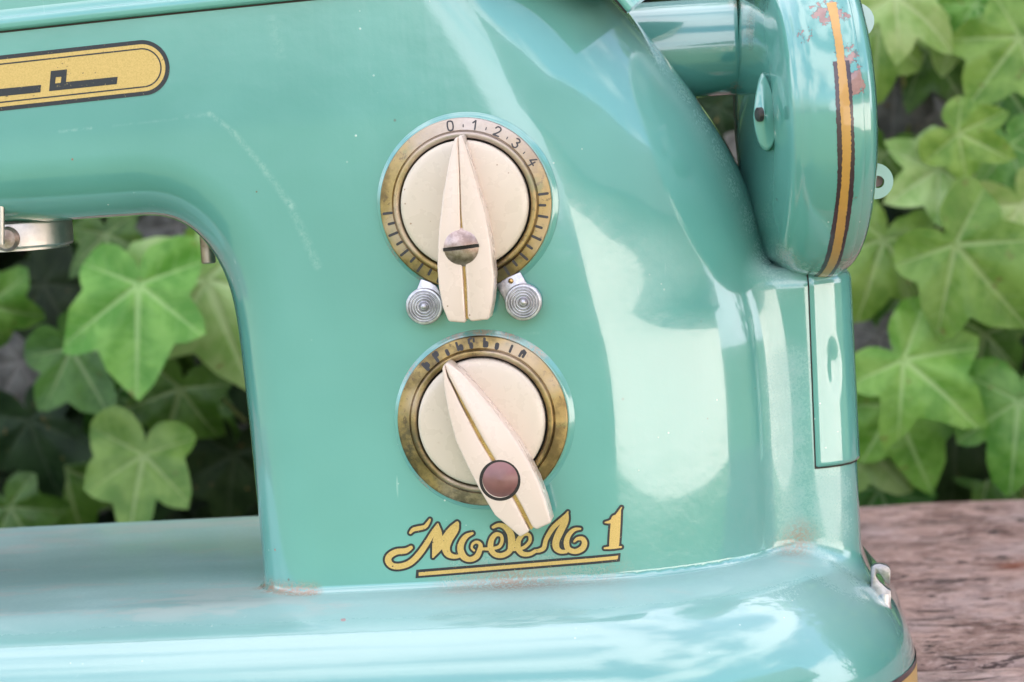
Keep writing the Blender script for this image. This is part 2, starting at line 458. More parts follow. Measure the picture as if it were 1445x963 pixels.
def face_y(x, z, lo=-40, hi=60):
    """depth of the body's front surface at x, z"""
    x = np.asarray(x, float); z = np.asarray(z, float)
    a = np.full(x.shape, float(lo)); b = np.full(x.shape, float(hi))
    for _ in range(28):
        m_ = (a+b)/2; s = body(x, m_, z) > 0; a = np.where(s, m_, a); b = np.where(s, b, m_)
    return (a+b)/2

# ------------------------------------------------------------------ flat print from 2-D fields
def field_cells(F, x0, z0, h):
    """polygons of the region F < 0 (marching squares)"""
    nx, nz = F.shape; V = []; Q = []
    ins = F < 0; full = ins[:-1, :-1] & ins[1:, :-1] & ins[1:, 1:] & ins[:-1, 1:]
    anyv = ins[:-1, :-1] | ins[1:, :-1] | ins[1:, 1:] | ins[:-1, 1:]
    key = {}
    def node(i, j):
        k = (i, j)
        if k not in key: key[k] = len(V); V.append((x0+i*h, z0+j*h))
        return key[k]
    def cut(i, j, k, l):
        kk = ((i, j), (k, l)) if (i, j) < (k, l) else ((k, l), (i, j))
        if kk not in key:
            a, b = F[kk[0]], F[kk[1]]; t = a/(a-b); t = min(max(t, .02), .98)
            key[kk] = len(V); V.append((x0+(kk[0][0]+t*(kk[1][0]-kk[0][0]))*h, z0+(kk[0][1]+t*(kk[1][1]-kk[0][1]))*h))
        return key[kk]
    for i, j in np.argwhere(anyv):
        i = int(i); j = int(j); c = [(i, j), (i+1, j), (i+1, j+1), (i, j+1)]
        if full[i, j]: Q.append([node(*q) for q in c]); continue
        poly = []
        for k in range(4):
            a, b = c[k], c[(k+1) % 4]
            if ins[a]: poly.append(node(*a))
            if ins[a] != ins[b]: poly.append(cut(*a, *b))
        if len(poly) >= 3: Q.append(poly)
    return np.array(V), Q
def print_mesh(name, F, x0, z0, h, yfun, lift, mat, parent):
    V, Q = field_cells(F, x0, z0, h)
    y = yfun(V[:, 0], V[:, 1])-lift
    me = bpy.data.meshes.new(name)
    me.from_pydata((np.stack([V[:, 0], y, V[:, 1]], 1)*MM).tolist(), [], Q); me.update()
    for p in me.polygons: p.use_smooth = True
    return link(name, me, mat, parent)
def grid2(x0, x1, z0, z1, h):
    return np.meshgrid(np.arange(x0, x1, h), np.arange(z0, z1, h), indexing='ij')
def strokes_field(X, Z, strokes, y=0.0):
    """strokes: list of [(x, z, halfwidth)...] in mm -> distance to the inked region"""
    out = np.full(X.shape, 1e9)
    for st in strokes:
        st = smooth_line(st, 5)
        for a, b in zip(st[:-1], st[1:]):
            dx, dz = b[0]-a[0], b[1]-a[1]; L = dx*dx+dz*dz+1e-12
            t = np.clip(((X-a[0])*dx+(Z-a[1])*dz)/L, 0, 1)
            out = np.minimum(out, np.sqrt((X-a[0]-t*dx)**2+(Z-a[1]-t*dz)**2)-(a[2]+t*(b[2]-a[2])))
    return out

# ================================================================== MATERIALS
def w3(u, v, y=0): return at(u, v, y)
def sf(u, v, y0=0):
    """world point on the body surface seen near pixel u, v"""
    p = at(u, v, y0)
    for _ in range(4):
        yy = float(face_y(np.array([p[0]]), np.array([p[2]]))[0]); p = at(u, v, yy)
    return p
BROWN = (.20, .10, .08)
M_body = mat_teal('teal_enamel',
    scuffs=[(sf(262, 165), sf(296, 161), .9, .4), (sf(296, 161), sf(330, 188), 1.1, .8), (sf(330, 188), sf(370, 235), 1.2, .8), (sf(370, 235), sf(410, 290), 1.4, .8),
            (sf(410, 290), sf(448, 375), 1.6, .7), (sf(84, 186), sf(128, 181), .6, .8), (sf(160, 178), sf(250, 168), .5, .3), (sf(655, 475), sf(760, 470), .5, .3),
            (sf(385, 30), sf(395, 75), 2.5, .35), (sf(20, 862, -5), sf(60, 855, -5), 3, .6)],
    spots=[(sf(485, 876), .75, (.32, .20, .19)), (sf(388, 776), .35, BROWN), (sf(362, 271), .25, (.07, .09, .05)), (sf(102, 225), .3, BROWN)],
    dirt=[(sf(u_, v_), 3.6, .95) for u_, v_ in ((366, 800), (368, 814), (373, 826), (383, 831), (396, 834), (410, 836), (424, 837), (440, 838))] + [ (sf(720, 829), 11, .8), (sf(660, 831), 11, .45), (sf(780, 826), 12, .5),
          (sf(850, 818), 10, .3), (sf(1130, 756), 6, .7), (sf(1115, 778), 7, .5)],
    haze=[(sf(u_, v_), 9, .62) for u_, v_ in ((1112, 520), (1180, 740), (1180, 690), (1105, 540), (1108, 580), (1112, 620), (1116, 660), (1120, 700), (1124, 735), (1165, 690), (1160, 720))] + [(sf(1150, 790), 17, .6), (sf(1100, 800), 16, .4), (sf(720, 835), 22, .45), (sf(1180, 805), 16, .6)] + [(sf(u_, v_, 20), 11, .34) for u_, v_ in ((930, 85), (965, 130), (990, 170), (1015, 215), (1035, 260), (1055, 310), (1072, 360), (1090, 385))])
M_teal = mat_teal('teal_enamel_fittings', dust=.6,
    dirt=[(w3(1042, v_, 50), 3.5, .8) for v_ in (5, 30, 60, 90, 120)]+[(w3(u_, v_, 0), 4.5, .85) for u_, v_ in ((640, 472), (680, 466), (720, 472), (760, 492), (572, 520), (590, 690))]+[(w3(550, 360, 0), 4, .6), (w3(600, 400, 0), 4, .6)])
M_wheel = mat_teal('chipped_teal_enamel', dust=.3, col=(.105, .30, .255),
    chip=[(w3(1170, 5, 0), 14, .80), (w3(1202, 75, -4), 11, .80), (w3(1138, 52, 3), 6, .80), (w3(1138, 88, 3), 5, .79), (w3(1205, 115, -4), 8, .74),
          (w3(1209, 285, 0), 5, .74), (w3(1200, 20, -4), 8, .72)],
    dirt=[(w3(1050, 40, 30), 8, .8), (w3(1100, 378, 20), 9, .8), (w3(1180, 388, 20), 12, .5)])
M_brass = mat_brass()
M_brass2 = mat_metal('worn_brass', (.62, .40, .16), (.40, .24, .09), (.25, .42), 160)
M_steel = mat_metal('dull_steel', (.27, .19, .16), (.50, .39, .35), (.34, .5), 200)
M_alu = mat_metal('pale_aluminium', (.40, .38, .41), (.66, .64, .67), (.32, .5), 300)
M_hook = mat_metal('grey_zinc', (.26, .25, .26), (.46, .44, .46), (.3, .5), 300)
M_chrome = mat_metal('worn_chrome', (.46, .42, .39), (.62, .57, .53), (.36, .5), 100)
M_iron = mat_metal('dark_iron', (.05, .045, .045), (.12, .11, .10), (.4, .6), 200, metal=.8)
M_brown = mat_plain('brown_painted_screw', (.21, .085, .08), .38, 0., .35, 250, Coat_Weight=.3, Coat_Roughness=.3)
M_cream = mat_cream('cream_plastic', (.63, .515, .415))
M_cream2 = mat_cream('ivory_plastic', (.69, .54, .455))
M_gap = mat_plain('dark_gap', (.02, .016, .012), .8)
M_gold = mat_gold(); M_black = mat_black()
M_ink = mat_plain('engraved_ink', (.035, .03, .035), .55, scale=900, var=.5)
M_orange = mat_plain('orange_stripe_paint', (.50, .26, .06), .35, 0, .15, 400, Coat_Weight=.5)
M_dkstripe = mat_plain('dark_stripe_paint', (.045, .022, .03), .35, 0, .5, 900, Coat_Weight=.5)

# ================================================================== GARDEN SETTING
GZ = TZ-740.0
def plane_obj(name, x0, x1, y0, y1, z, mat, kind='structure'):
    me = bpy.data.meshes.new(name)
    me.from_pydata([(x0, y0, z), (x1, y0, z), (x1, y1, z), (x0, y1, z)], [], [(0, 1, 2, 3)])
    return tag(link(name, me, mat), kind=kind)
N = NT('lawn'); v = N.coord(); M_lawn = N.set(Base_Color=N.mix(N.noise(v, 5, 6), (.035, .06, .018), (.09, .12, .04)), Roughness=.9)
g = plane_obj('ground', -150, 150, -150, 150, GZ*MM, M_lawn)
N = NT('pale_render'); v = N.coord()
c = N.mix(N.ramp(N.noise(v, 2, 6), .3, .7), (.86, .76, .71), (.90, .80, .76))
M_render = N.set(Base_Color=c, Roughness=.85, Normal=N.bump(N.noise(v, 60, 4), .3, .01))
def box_obj(name, lo, hi, mat, parent=None, kind=None):
    bm = bmesh.new(); bmesh.ops.create_cube(bm, size=1)
    for q in bm.verts: q.co = Vector([lo[i]+(q.co[i]+.5)*(hi[i]-lo[i]) for i in range(3)])
    me = bpy.data.meshes.new(name); bm.to_mesh(me); bm.free()
    o = link(name, me, mat, parent)
    if kind: o['kind'] = kind
    return o
G0 = GZ*MM
# unseen house behind the photographer, added and shaped for the reflection in the enamel
HOUSE = empty('house', (3.25, -2.98, G0)); HOUSE.rotation_euler = (0, 0, math.atan2(4.7, 3.7))
tag(HOUSE, 'unseen sunlit pale rendered garden house added to be mirrored in the enamel of the pillar', 'house')
box_obj('wall', (-3.0, -2.2, 0), (3.0, 0, 1.6), M_render, HOUSE)
M_roof = mat_plain('dark_roof_tiles', (.05, .04, .035), .7, 0, .4, 8)
me = bpy.data.meshes.new('roof')
me.from_pydata([(-3.3, .35, 1.5), (3.3, .35, 1.5), (3.3, -1.1, 2.9), (-3.3, -1.1, 2.9), (-3.3, -2.55, 1.5), (3.3, -2.55, 1.5)], [],
               [(0, 1, 2, 3), (3, 2, 5, 4), (0, 3, 4), (1, 5, 2), (0, 4, 5, 1)])
link('roof', me, M_roof, HOUSE)
# wall carrying the ivy, coloured near black to deepen the shade in the gaps
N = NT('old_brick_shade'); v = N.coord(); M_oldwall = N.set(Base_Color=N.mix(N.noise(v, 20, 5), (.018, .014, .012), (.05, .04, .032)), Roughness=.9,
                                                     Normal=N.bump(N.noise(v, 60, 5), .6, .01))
tag(box_obj('garden_wall', (-2.6, .78, G0), (2.6, .98, TZ*MM+1.12), M_oldwall), 'old garden wall hidden under the ivy, coloured dark for the shade in the gaps', 'wall')

# ------------------------------------------------------------------ weathered planks
def ray_z(u, v, z):
    d = fwd+rgt*(u-722.5)/FPX+upv*(481.5-v)/FPX; return CAMP+d*((z-CAMP[2])/d[2])
def wood_mat(name, tint=1., seed=0.):
    N = NT(name); L = (seed, seed*.3, 0)
    wv = N.noise(N.coord(scale=(.85, .75, 1), loc=L, rot=(0, 0, R_(2))), 85, 8, .66, .9)
    fi = N.noise(N.coord(scale=(.7, .8, 1), loc=(seed+.5, 0, 0)), 330, 7, .75, .5)
    bl = N.noise(N.coord(loc=(seed, 2, 0)), 22, 5, .6)
    T = lambda *q: tuple(min(.9, k*tint) for k in q)
    c = N.mix(N.ramp(wv, .30, .66), T(.15, .075, .055), T(.44, .275, .22))
    c = N.mix(N.ramp(fi, .50, .66, 0, .75), c, T(.54, .375, .32))
    c = N.mix(N.ramp(fi, .42, .32, 0, .7), c, T(.11, .06, .05))
    c = N.mix(N.ramp(bl, .45, .66, 0, .5), c, T(.47, .35, .32))
    crack = N.ramp(N.noise(N.coord(scale=(.35, 1.1, 1), loc=(seed+3, 0, 0)), 130, 6, .66, 1.8), .40, .435, 1, 0)
    c = N.mix(N.math('MULTIPLY', crack, .85), c, (.05, .025, .02))
    k = N.spot(N.coord(), tuple(ray_z(1436, 796, TZ)+np.array([0, -100, -GZ])), 13)
    kk = N.math('MULTIPLY', k, N.ramp(N.noise(N.coord(scale=(.4, 1, 1)), 200, 4), .34, .55))
    c = N.mix(kk, c, (.26, .06, .02))
    h = N.math('ADD', N.math('MULTIPLY', wv, .9), N.math('MULTIPLY', fi, .5))
    h = N.math('SUBTRACT', h, N.math('MULTIPLY', crack, .6))
    return N.set(Base_Color=c, Roughness=.75, Normal=N.bump(h, 1., .004))
M_wood = wood_mat('weathered_plank', 1.28); M_wood2 = wood_mat('weathered_plank_pale', 1.5, 3.7)
table = empty('garden_table', (0, .1, GZ*MM))
tag(table, 'weathered reddish brown plank table with cracked grain under the teal machine', 'table')
TBACK = at(1330, 704.5, 0)
yback = ray_z(1330, 704, TZ)[1]; yseam = ray_z(1400, 932, TZ)[1]
def plank(y0, y1, mat, seed):
    rg = np.random.default_rng(seed); nx, ny = 160, 26; V = []; F = []
    xs = np.linspace(-620, 520, nx); ph = rg.uniform(0, 6, 8)
    for i, x in enumerate(xs):
        e0 = 1.2*math.sin(x/37+ph[0])+.8*math.sin(x/13+ph[1])+.4*math.sin(x/5+ph[6]); e1 = 1.2*math.sin(x/41+ph[2])+.8*math.sin(x/11+ph[3])
        for j in range(ny):
            t = j/(ny-1); t = .5-.5*math.cos(math.pi*t)
            y = (y0+e0)*(1-t)+(y1+e1)*t
            ed = min(y-y0-e0, y1+e1-y); dz = -1.8*max(0, 1-ed/3.0)**2
            dz += .35*math.sin(y/6.3+ph[4]+.8*math.sin(x/90))+.25*math.sin(y/2.7+x/70+ph[5])
            V.append((x, y, TZ-.55+dz))
    top = len(V)
    for i in range(nx-1):
        for j in range(ny-1): F.append((i*ny+j, (i+1)*ny+j, (i+1)*ny+j+1, i*ny+j+1))
    # underside and edges
    rim = [i*ny for i in range(nx)]+[(nx-1)*ny+j for j in range(1, ny)]+[i*ny+ny-1 for i in range(nx-2, -1, -1)]+[j for j in range(ny-2, 0, -1)]
    low = []
    for r in rim: low.append(len(V)); V.append((V[r][0], V[r][1], TZ-32))
    for a in range(len(rim)):
        b = (a+1) % len(rim); F.append((rim[a], rim[b], low[b], low[a]))
    F.append(low[::-1])
    V = np.array(V); V[:, 1] -= 100; V[:, 2] -= GZ
    return mesh('plank', V, F, mat, table, sharp=50)
plank(yseam+1.5, yback, M_wood, 3)
plank(yseam-150, yseam-1.5, M_wood2, 5)
for sx in (-520, 420):
    for yy in (yseam-90, yback-90):
        o = box_obj('leg', ((sx-35)*MM, (yy-35-100)*MM, 0), ((sx+35)*MM, (yy+35-100)*MM, (TZ-32.5-GZ)*MM), M_wood, table)

# ------------------------------------------------------------------ ivy
LOBES = [(0, 1.0), (52, .72), (-52, .72), (112, .55), (-112, .55)]
def leaf_outline(n, rg, deep=.45):
    """polar outline of an ivy leaf, stem joint at the origin, tip towards -Y"""
    K = [(0, 1.0), (29, .60), (54, .82), (83, .50), (112, .66), (138, .56), (162, .38)]
    P = []; angs = [0]
    right = [(a+rg.uniform(-7, 7), r*rg.uniform(.84, 1.12)) for a, r in K[1:]]
    left = [(-a+rg.uniform(-7, 7), r*rg.uniform(.84, 1.12)) for a, r in K[1:]]
    pts = [(180.0, .12)]+[(a, r) for a, r in sorted(left)]+[(rg.uniform(-4, 4), 1.0)]+sorted(right)+[(180.0, .12)]
    pts[0] = (-180.0, .12)
    per = max(1, n//(len(pts)-1)); out = []; k0 = rg.uniform(0, 6); bul = rg.uniform(.05, .15)
    for (a0, r0), (a1, r1) in zip(pts[:-1], pts[1:]):
        p0 = np.array([math.sin(R_(a0))*r0, -math.cos(R_(a0))*r0]); p1 = np.array([math.sin(R_(a1))*r1, -math.cos(R_(a1))*r1])
        nn = np.array([p1[1]-p0[1], -(p1[0]-p0[0])]); mid = (p0+p1)/2
        if np.dot(nn, mid) < 0: nn = -nn
        for k in range(per):
            t = k/per; q = p0+(p1-p0)*t+nn*(bul*math.sin(math.pi*t)+.02*math.sin(7*t+k0))
            out.append((math.degrees(math.atan2(q[0], -q[1])), float(np.hypot(*q))))
    return out, [a for a, _ in LOBES]
def leaf_mesh(name, n, rings, seed, mat):
    rg = np.random.default_rng(seed); out, angs = leaf_outline(n, rg); n = len(out)
    V = [(0, 0, 0)]; UV = [(0, 0)]; F = []
    cup = rg.uniform(-.12, .18); w1, w2 = rg.uniform(0, 6, 2); fold = rg.uniform(.05, .2); curl = rg.uniform(-.1, .7); twist = rg.uniform(-.3, .3)
    for k in range(1, rings+1):
        s = k/rings
        for t, r in out:
            a = R_(t); x = math.sin(a)*r*s; y = -math.cos(a)*r*s; q = r*s
            dv = min(abs((t-b+180) % 360-180) for b in angs)
            z = -cup*q*q+fold*min(1, dv/28)*q+.05*math.sin(3*a+w1)*q+.03*math.sin(9*a+w2)*q*q
            z -= curl*max(0, q-.4)**1.5; z += twist*x*y
            V.append((x, y, z)); UV.append((x, y))
    for i in range(n): F.append((0, 1+i, 1+(i+1) % n))
    for k in range(rings-1):
        a0 = 1+k*n
        for i in range(n):
            j = (i+1) % n; F.append((a0+i, a0+n+i, a0+n+j, a0+j))
    me = bpy.data.meshes.new(name); me.from_pydata(V, [], F)
    uvl = me.uv_layers.new(name='leaf'); 
    for lp in me.loops: uvl.data[lp.index].uv = UV[lp.vertex_index]
    for p in me.polygons: p.use_smooth = True
    me.materials.append(mat); return me, V, F, UV
def leaf_mat(name, a, b, vein, rough=.32, tr=.22):
    N = NT(name); uv = N.n('ShaderNodeUVMap').outputs[0]
    oi = N.n('ShaderNodeObjectInfo')
    sep = N.n('ShaderNodeSeparateXYZ'); N.l(uv, sep.inputs[0]); X, Y = sep.outputs[0], sep.outputs[1]
    vv = N.n('ShaderNodeVectorMath', operation='ADD'); N.l(uv, vv.inputs[0])
    cb = N.n('ShaderNodeCombineXYZ'); N.l(N.math('MULTIPLY', oi.outputs['Random'], 40.), cb.inputs[2]); N.l(cb.outputs[0], vv.inputs[1])
    nz = N.noise(vv.outputs[0], 3.2, 5, .6)
    c = N.mix(N.ramp(nz, .36, .64), a, b)
    msk = None
    for ang, l in LOBES:
        ca, sa = math.sin(R_(ang)), -math.cos(R_(ang))
        al = N.math('ADD', N.math('MULTIPLY', X, ca), N.math('MULTIPLY', Y, sa))
        cr = N.math('ABSOLUTE', N.math('SUBTRACT', N.math('MULTIPLY', X, sa), N.math('MULTIPLY', Y, ca)))
        wd = N.math('MULTIPLY', N.math('SUBTRACT', l*1.05, al), .030)
        k = N.math('MULTIPLY', N.ramp(N.math('SUBTRACT', cr, wd), -.004, .012, 1, 0), N.ramp(al, .0, .02))
        # side veins branch from the main ones
        br = N.math('PINGPONG', N.math('SUBTRACT', al, N.math('MULTIPLY', cr, .85)), .075)
        k2 = N.math('MULTIPLY', N.ramp(br, .0, .012, .40, 0), N.ramp(cr, .22, .05))
        k2 = N.math('MULTIPLY', k2, N.ramp(al, .08, .14))
        k = N.math('MAXIMUM', k, k2)
        msk = k if msk is None else N.math('MAXIMUM', msk, k)
    c = N.mix(N.math('MULTIPLY', msk, .55), c, vein)
    br_ = N.math('MULTIPLY', N.ramp(N.noise(vv.outputs[0], 7, 4, .7), .64, .70), .8)
    c = N.mix(br_, c, (.16, .10, .035))
    gg = N.n('ShaderNodeHueSaturation'); N.l(c, gg.inputs['Color'])
    N.l(N.ramp(oi.outputs['Random'], 0, 1, .88, 1.2), gg.inputs['Value'])
    N.l(N.ramp(N.math('FRACT', N.math('MULTIPLY', oi.outputs['Random'], 7.3)), 0, 1, .485, .515), gg.inputs['Hue'])
    N.set(Base_Color=gg.outputs[0], Roughness=rough, IOR=1.36 if rough < .39 else 1.2, Normal=N.bump(N.math('SUBTRACT', nz, N.math('MULTIPLY', msk, .4)), .5, .002))
    t = N.n('ShaderNodeBsdfTranslucent'); N.l(gg.outputs[0], t.inputs[0])
    mx = N.n('ShaderNodeMixShader'); mx.inputs[0].default_value = tr
    N.l(N.p.outputs[0], mx.inputs[1]); N.l(t.outputs[0], mx.inputs[2]); N.l(mx.outputs[0], N.o.inputs[0])
    return N.m
ML = {'b': leaf_mat('ivy_leaf_bright', (.085, .21, .022), (.18, .33, .06), (.36, .49, .19)),
      'p': leaf_mat('ivy_leaf_pale', (.17, .30, .07), (.28, .40, .14), (.40, .50, .24)),
      'm': leaf_mat('ivy_leaf_green', (.032, .095, .010), (.065, .155, .024), (.24, .33, .14)),
      'd': leaf_mat('ivy_leaf_dark', (.008, .018, .006), (.018, .034, .012), (.04, .055, .03), .4, .08),  # dark leaves, blackened further to stand for the shade in the gaps
      'g': leaf_mat('ivy_leaf_grey', (.08, .078, .07), (.14, .14, .125), (.20, .19, .17), .6)}  # plain grey leaf tone with a rougher surface
LM = {k: [leaf_mesh('leaf', 48, 6, s*7+i*31+5, ml)[0] for s in range(9)] for i, (k, ml) in enumerate(ML.items())}
ivy = empty('ivy', (0, .7, GZ*MM))
tag(ivy, 'glossy green ivy climbing the wall behind the machine', 'ivy')
IO = np.array([0, .7, GZ*MM])
def put_leaf(u, v, size, tipdeg, y, tone, yaw=0., tilt=0., var=None):
    """stem joint at pixel u, v; size = tip length in px; tipdeg = image direction of the tip, 0 right, 90 down"""
    p = at(u, v, y)*MM
    dep = float(np.dot(p/MM-CAMP, fwd)); s = size*dep/FPX*MM
    me = LM[tone][(random.randrange(9) if var is None else var)]
    o = bpy.data.objects.new('leaf', me); COL.objects.link(o); o.parent = ivy
    base = Matrix.Rotation(R_(90), 4, 'X')                           # leaf lies in XZ, faces -Y, tip to -Z
    rot = Matrix.Rotation(-R_(yaw), 4, 'Z') @ Matrix.Rotation(-R_(tilt), 4, 'X') @ Matrix.Rotation(R_(-(90-tipdeg))*-1 if False else R_(tipdeg-90), 4, 'Y')
    o.matrix_world = Matrix.Translation(Vector(p)) @ rot @ base @ Matrix.Scale(s, 4)
    M0 = o.matrix_world.copy(); o.matrix_parent_inverse = Matrix.Translation(Vector(-IO)); o.matrix_basis = M0
    return o
Y0 = 430
HAND = [  # u, v, size, tip direction, depth, tone, yaw, tilt
 (196, 402, 165, 92, Y0, 'b', 5, 12), (292, 395, 190, 72, Y0+25, 'p', -5, 5), (100, 492, 115, 60, Y0+45, 'm', 10, 10),
 (203, 642, 135, 95, Y0+10, 'b', 0, 18), (42, 592, 125, 75, Y0+60, 'd', 0, 0), (255, 548, 120, 110, Y0+60, 'm', 0, -5),
 (248, 318, 90, 60, Y0+120, 'g', 0, 0), (14, 715, 90, 60, Y0+50, 'm', 0, 0), (-20, 430, 90, 20, Y0+50, 'b', 0, 0),
 (160, 560, 95, 70, Y0+75, 'm', 0, 0), (60, 400, 110, 60, Y0+100, 'd', 0, 10), (330, 640, 120, 100, Y0+110, 'd', 0, 0),
 (345, 480, 130, 80, Y0+90, 'd', 0, 0), (30, 510, 100, 120, Y0+95, 'g', 0, 0), (150, 330, 90, 80, Y0+70, 'm', 0, 10),
 (320, 330, 110, 60, Y0+70, 'b', 0, 10), (90, 660, 120, 80, Y0+110, 'm', 0, 0), (10, 560, 110, 100, Y0+100, 'd', 0, 0),
 (1348, 345, 160, 52, Y0, 'b', 5, 10), (1247, 338, 125, 112, Y0+30, 'b', 0, 8), (1325, 238, 95, 150, Y0+20, 'p', 0, 10),
 (1352, 188, 90, 30, Y0+10, 'b', 0, 10), (1275, 508, 150, 45, Y0+5, 'b', 0, 5), (1262, 572, 140, 70, Y0+30, 'b', 25, 0),
 (1205, 610, 120, 50, Y0+40, 'p', 0, 5), (1438, 566, 135, 98, Y0+12, 'b', 0, 12), (1262, -5, 115, 40, Y0+10, 'p', 0, 10),
 (1440, 52, 125, 130, Y0+25, 'b', 0, 0), (1240, 40, 110, 95, Y0+50, 'b', 0, 10), (1375, 5, 80, 70, Y0+35, 'b', 0, 10),
 (1262, 120, 90, 95, Y0+75, 'g', 0, 0), (1305, 130, 95, 85, Y0+90, 'g', 0, 10), (1245, 215, 90, 110, Y0+60, 'm', 0, 0),
 (1390, 250, 90, 60, Y0+65, 'd', 0, 0), (1285, 400, 110, 80, Y0+80, 'm', 0, 0), (1240, 475, 80, 80, Y0+60, 'g', 0, 0),
 (1390, 470, 110, 100, Y0+70, 'm', 0, 0), (1350, 600, 130, 95, Y0+80, 'd', 0, 0), (1425, 205, 95, 80, Y0+40, 'b', 0, 10),
 (1420, 120, 110, 60, Y0+60, 'm', 0, 0), (1440, 290, 130, 70, Y0+30, 'p', 0, 0), (1310, 65, 110, 60, Y0+65, 'm', 0, 0),
 (1012, 150, 75, 80, Y0+60, 'd', 0, 0), (1030, 215, 60, 60, Y0+55, 'g', 0, 0), (1000, 200, 80, 40, Y0+70, 'd', 0, 0),
 (1345, 20, 90, 100, Y0+45, 'p', 0, 0), (1400, 390, 100, 85, Y0+60, 'm', 0, 0), (1240, 690, 100, 70, Y0+60, 'm', 0, 0),
 (1400, 655, 100, 60, Y0+85, 'm', 0, 0)]
for i, (u, v_, s_, t_, y_, tone, yw, tl) in enumerate(HAND): put_leaf(u, v_, s_, t_, y_, tone, yw+random.gauss(0, 9), tl+random.gauss(4, 7), i % 9)
for i in range(230):                                   # deeper layer seen through the gaps, mostly blackened leaves as painted shade
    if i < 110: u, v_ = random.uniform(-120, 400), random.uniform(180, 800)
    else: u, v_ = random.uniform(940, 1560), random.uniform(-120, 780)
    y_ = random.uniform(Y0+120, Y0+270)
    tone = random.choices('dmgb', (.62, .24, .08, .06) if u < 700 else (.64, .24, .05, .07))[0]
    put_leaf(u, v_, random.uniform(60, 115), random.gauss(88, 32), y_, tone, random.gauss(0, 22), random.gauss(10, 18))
# stems
M_stem = mat_plain('ivy_stem_bark', (.07, .05, .035), .8, 0, .3, 90)
M_stalk = mat_plain('ivy_leaf_stalk', (.20, .22, .08), .5, 0, .3, 90)
for i, (u, v_, s_, t_, y_, tone, yw, tl) in enumerate(HAND):
    p = at(u, v_, y_+1); q = np.array([random.gauss(0, 22), random.uniform(50, 90), -random.uniform(15, 55)])
    pts = [p, p+q*.3+np.array([0, 0, 7]), p+q*.65+np.array([0, 0, 5]), p+q]
    tube('leaf_stalk', [tuple(a_-np.array([0, 700, GZ])) for a_ in smooth_line(pts, 4)], .9, M_stalk, ivy, 6)
for i in range(26):
    x = random.uniform(-600, 600); y = random.uniform(Y0+170, Y0+300); pts = []
    for k in range(12):
        pts.append((x, y-700, TZ-250+k*95-GZ)); x += random.gauss(6, 26); y = min(Y0+330, max(Y0+150, y+random.gauss(0, 14)))
    tube('stem', smooth_line(pts, 4), random.uniform(2, 4.5), M_stem, ivy, 8)
# the mass of the ivy out of the frame (mirrored in the enamel)
def ivy_mass():
    rg = np.random.default_rng(3); protos = []
    for s in range(3):
        o_, _ = leaf_outline(14, np.random.default_rng(s+50))
        protos.append(np.array([(0, 0, 0)]+[(math.sin(R_(t))*r, -math.cos(R_(t))*r, -.1*r*r+.07*math.sin(3*R_(t))) for t, r in o_]))
    V = []; F = []; UV = []; MI = []
    k = 0
    while k < 5200:
        x = rg.uniform(-2500, 2500); z = rg.uniform(GZ, TZ+1150)
        p = np.array([x, rg.uniform(470, 740), z])
        rel = p-CAMP; dep = rel@fwd; u = 722.5+FPX*(rel@rgt)/dep; v = 481.5-FPX*(rel@upv)/dep
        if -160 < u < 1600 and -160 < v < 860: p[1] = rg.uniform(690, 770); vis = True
        else: vis = False
        s = rg.uniform(30, 55); pr = protos[k % 3]*s
        a = rg.normal(0, .5); ca, sa = math.cos(a), math.sin(a); b = rg.normal(.25, .35); c = rg.normal(0, .4)
        Q = pr@np.array([[ca, sa, 0], [-sa, ca, 0], [0, 0, 1]]).T
        Q = np.stack([Q[:, 0], -Q[:, 2], Q[:, 1]], 1)
        cb, sb = math.cos(b), math.sin(b); Q = Q@np.array([[1, 0, 0], [0, cb, -sb], [0, sb, cb]]).T
        cc, sc = math.cos(c), math.sin(c); Q = Q@np.array([[cc, -sc, 0], [sc, cc, 0], [0, 0, 1]]).T
        n0 = len(V); V.extend((Q+p-np.array([0, 700, GZ])).tolist()); UV.extend((protos[k % 3][:, :2]).tolist())
        mi = 2 if vis else int(rg.choice(4, p=[.25, .4, .25, .1]))  # in view only the blackened leaf, shade put into the colour
        nl = len(pr)-1
        for i in range(nl): F.append((n0, n0+1+i, n0+1+(i+1) % nl)); MI.append(mi)
        k += 1
    me = bpy.data.meshes.new('leaf_mass'); me.from_pydata((np.array(V)*MM).tolist(), [], F)
    for q in 'bmdp': me.materials.append(ML[q])
    me.polygons.foreach_set('material_index', MI)
    uvl = me.uv_layers.new(name='leaf'); li = np.zeros(len(me.loops), int); me.loops.foreach_get('vertex_index', li)
    uvl.data.foreach_set('uv', np.array(UV)[li].ravel())
    o = link('leaf_mass', me, None, ivy); tag(o, kind='stuff')
ivy_mass()

# ================================================================== SEWING MACHINE
mach = empty('sewing_machine', (0, 0.04, TZ*MM))
tag(mach, 'old glossy teal enamelled sewing machine with two cream dials standing on the plank table', 'sewing machine')
MOFF = Vector((0, -0.04, -TZ*MM))
def adopt(o, parent=None):
    """give o the machine (or one of its parts) as parent without moving it"""
    o.parent = parent or mach
    return o
MID = empty('tmp', (0, 0, 0))
_objs_before = set(bpy.data.objects)

Vb, Fb = surface_nets(body, (-235, -40, TZ-4), (HX1+35, 152, 108), 1.25)
me = bpy.data.meshes.new('body'); me.from_pydata((Vb*MM).tolist(), [], Fb.tolist()); me.update()
for p in me.polygons: p.use_smooth = True
Gn, _ = grad(body, Vb, .15); Gn /= np.linalg.norm(Gn, axis=1)[:, None]+1e-9
me.normals_split_custom_set_from_vertices(Gn.tolist())
BODY = link('body', me, M_body)

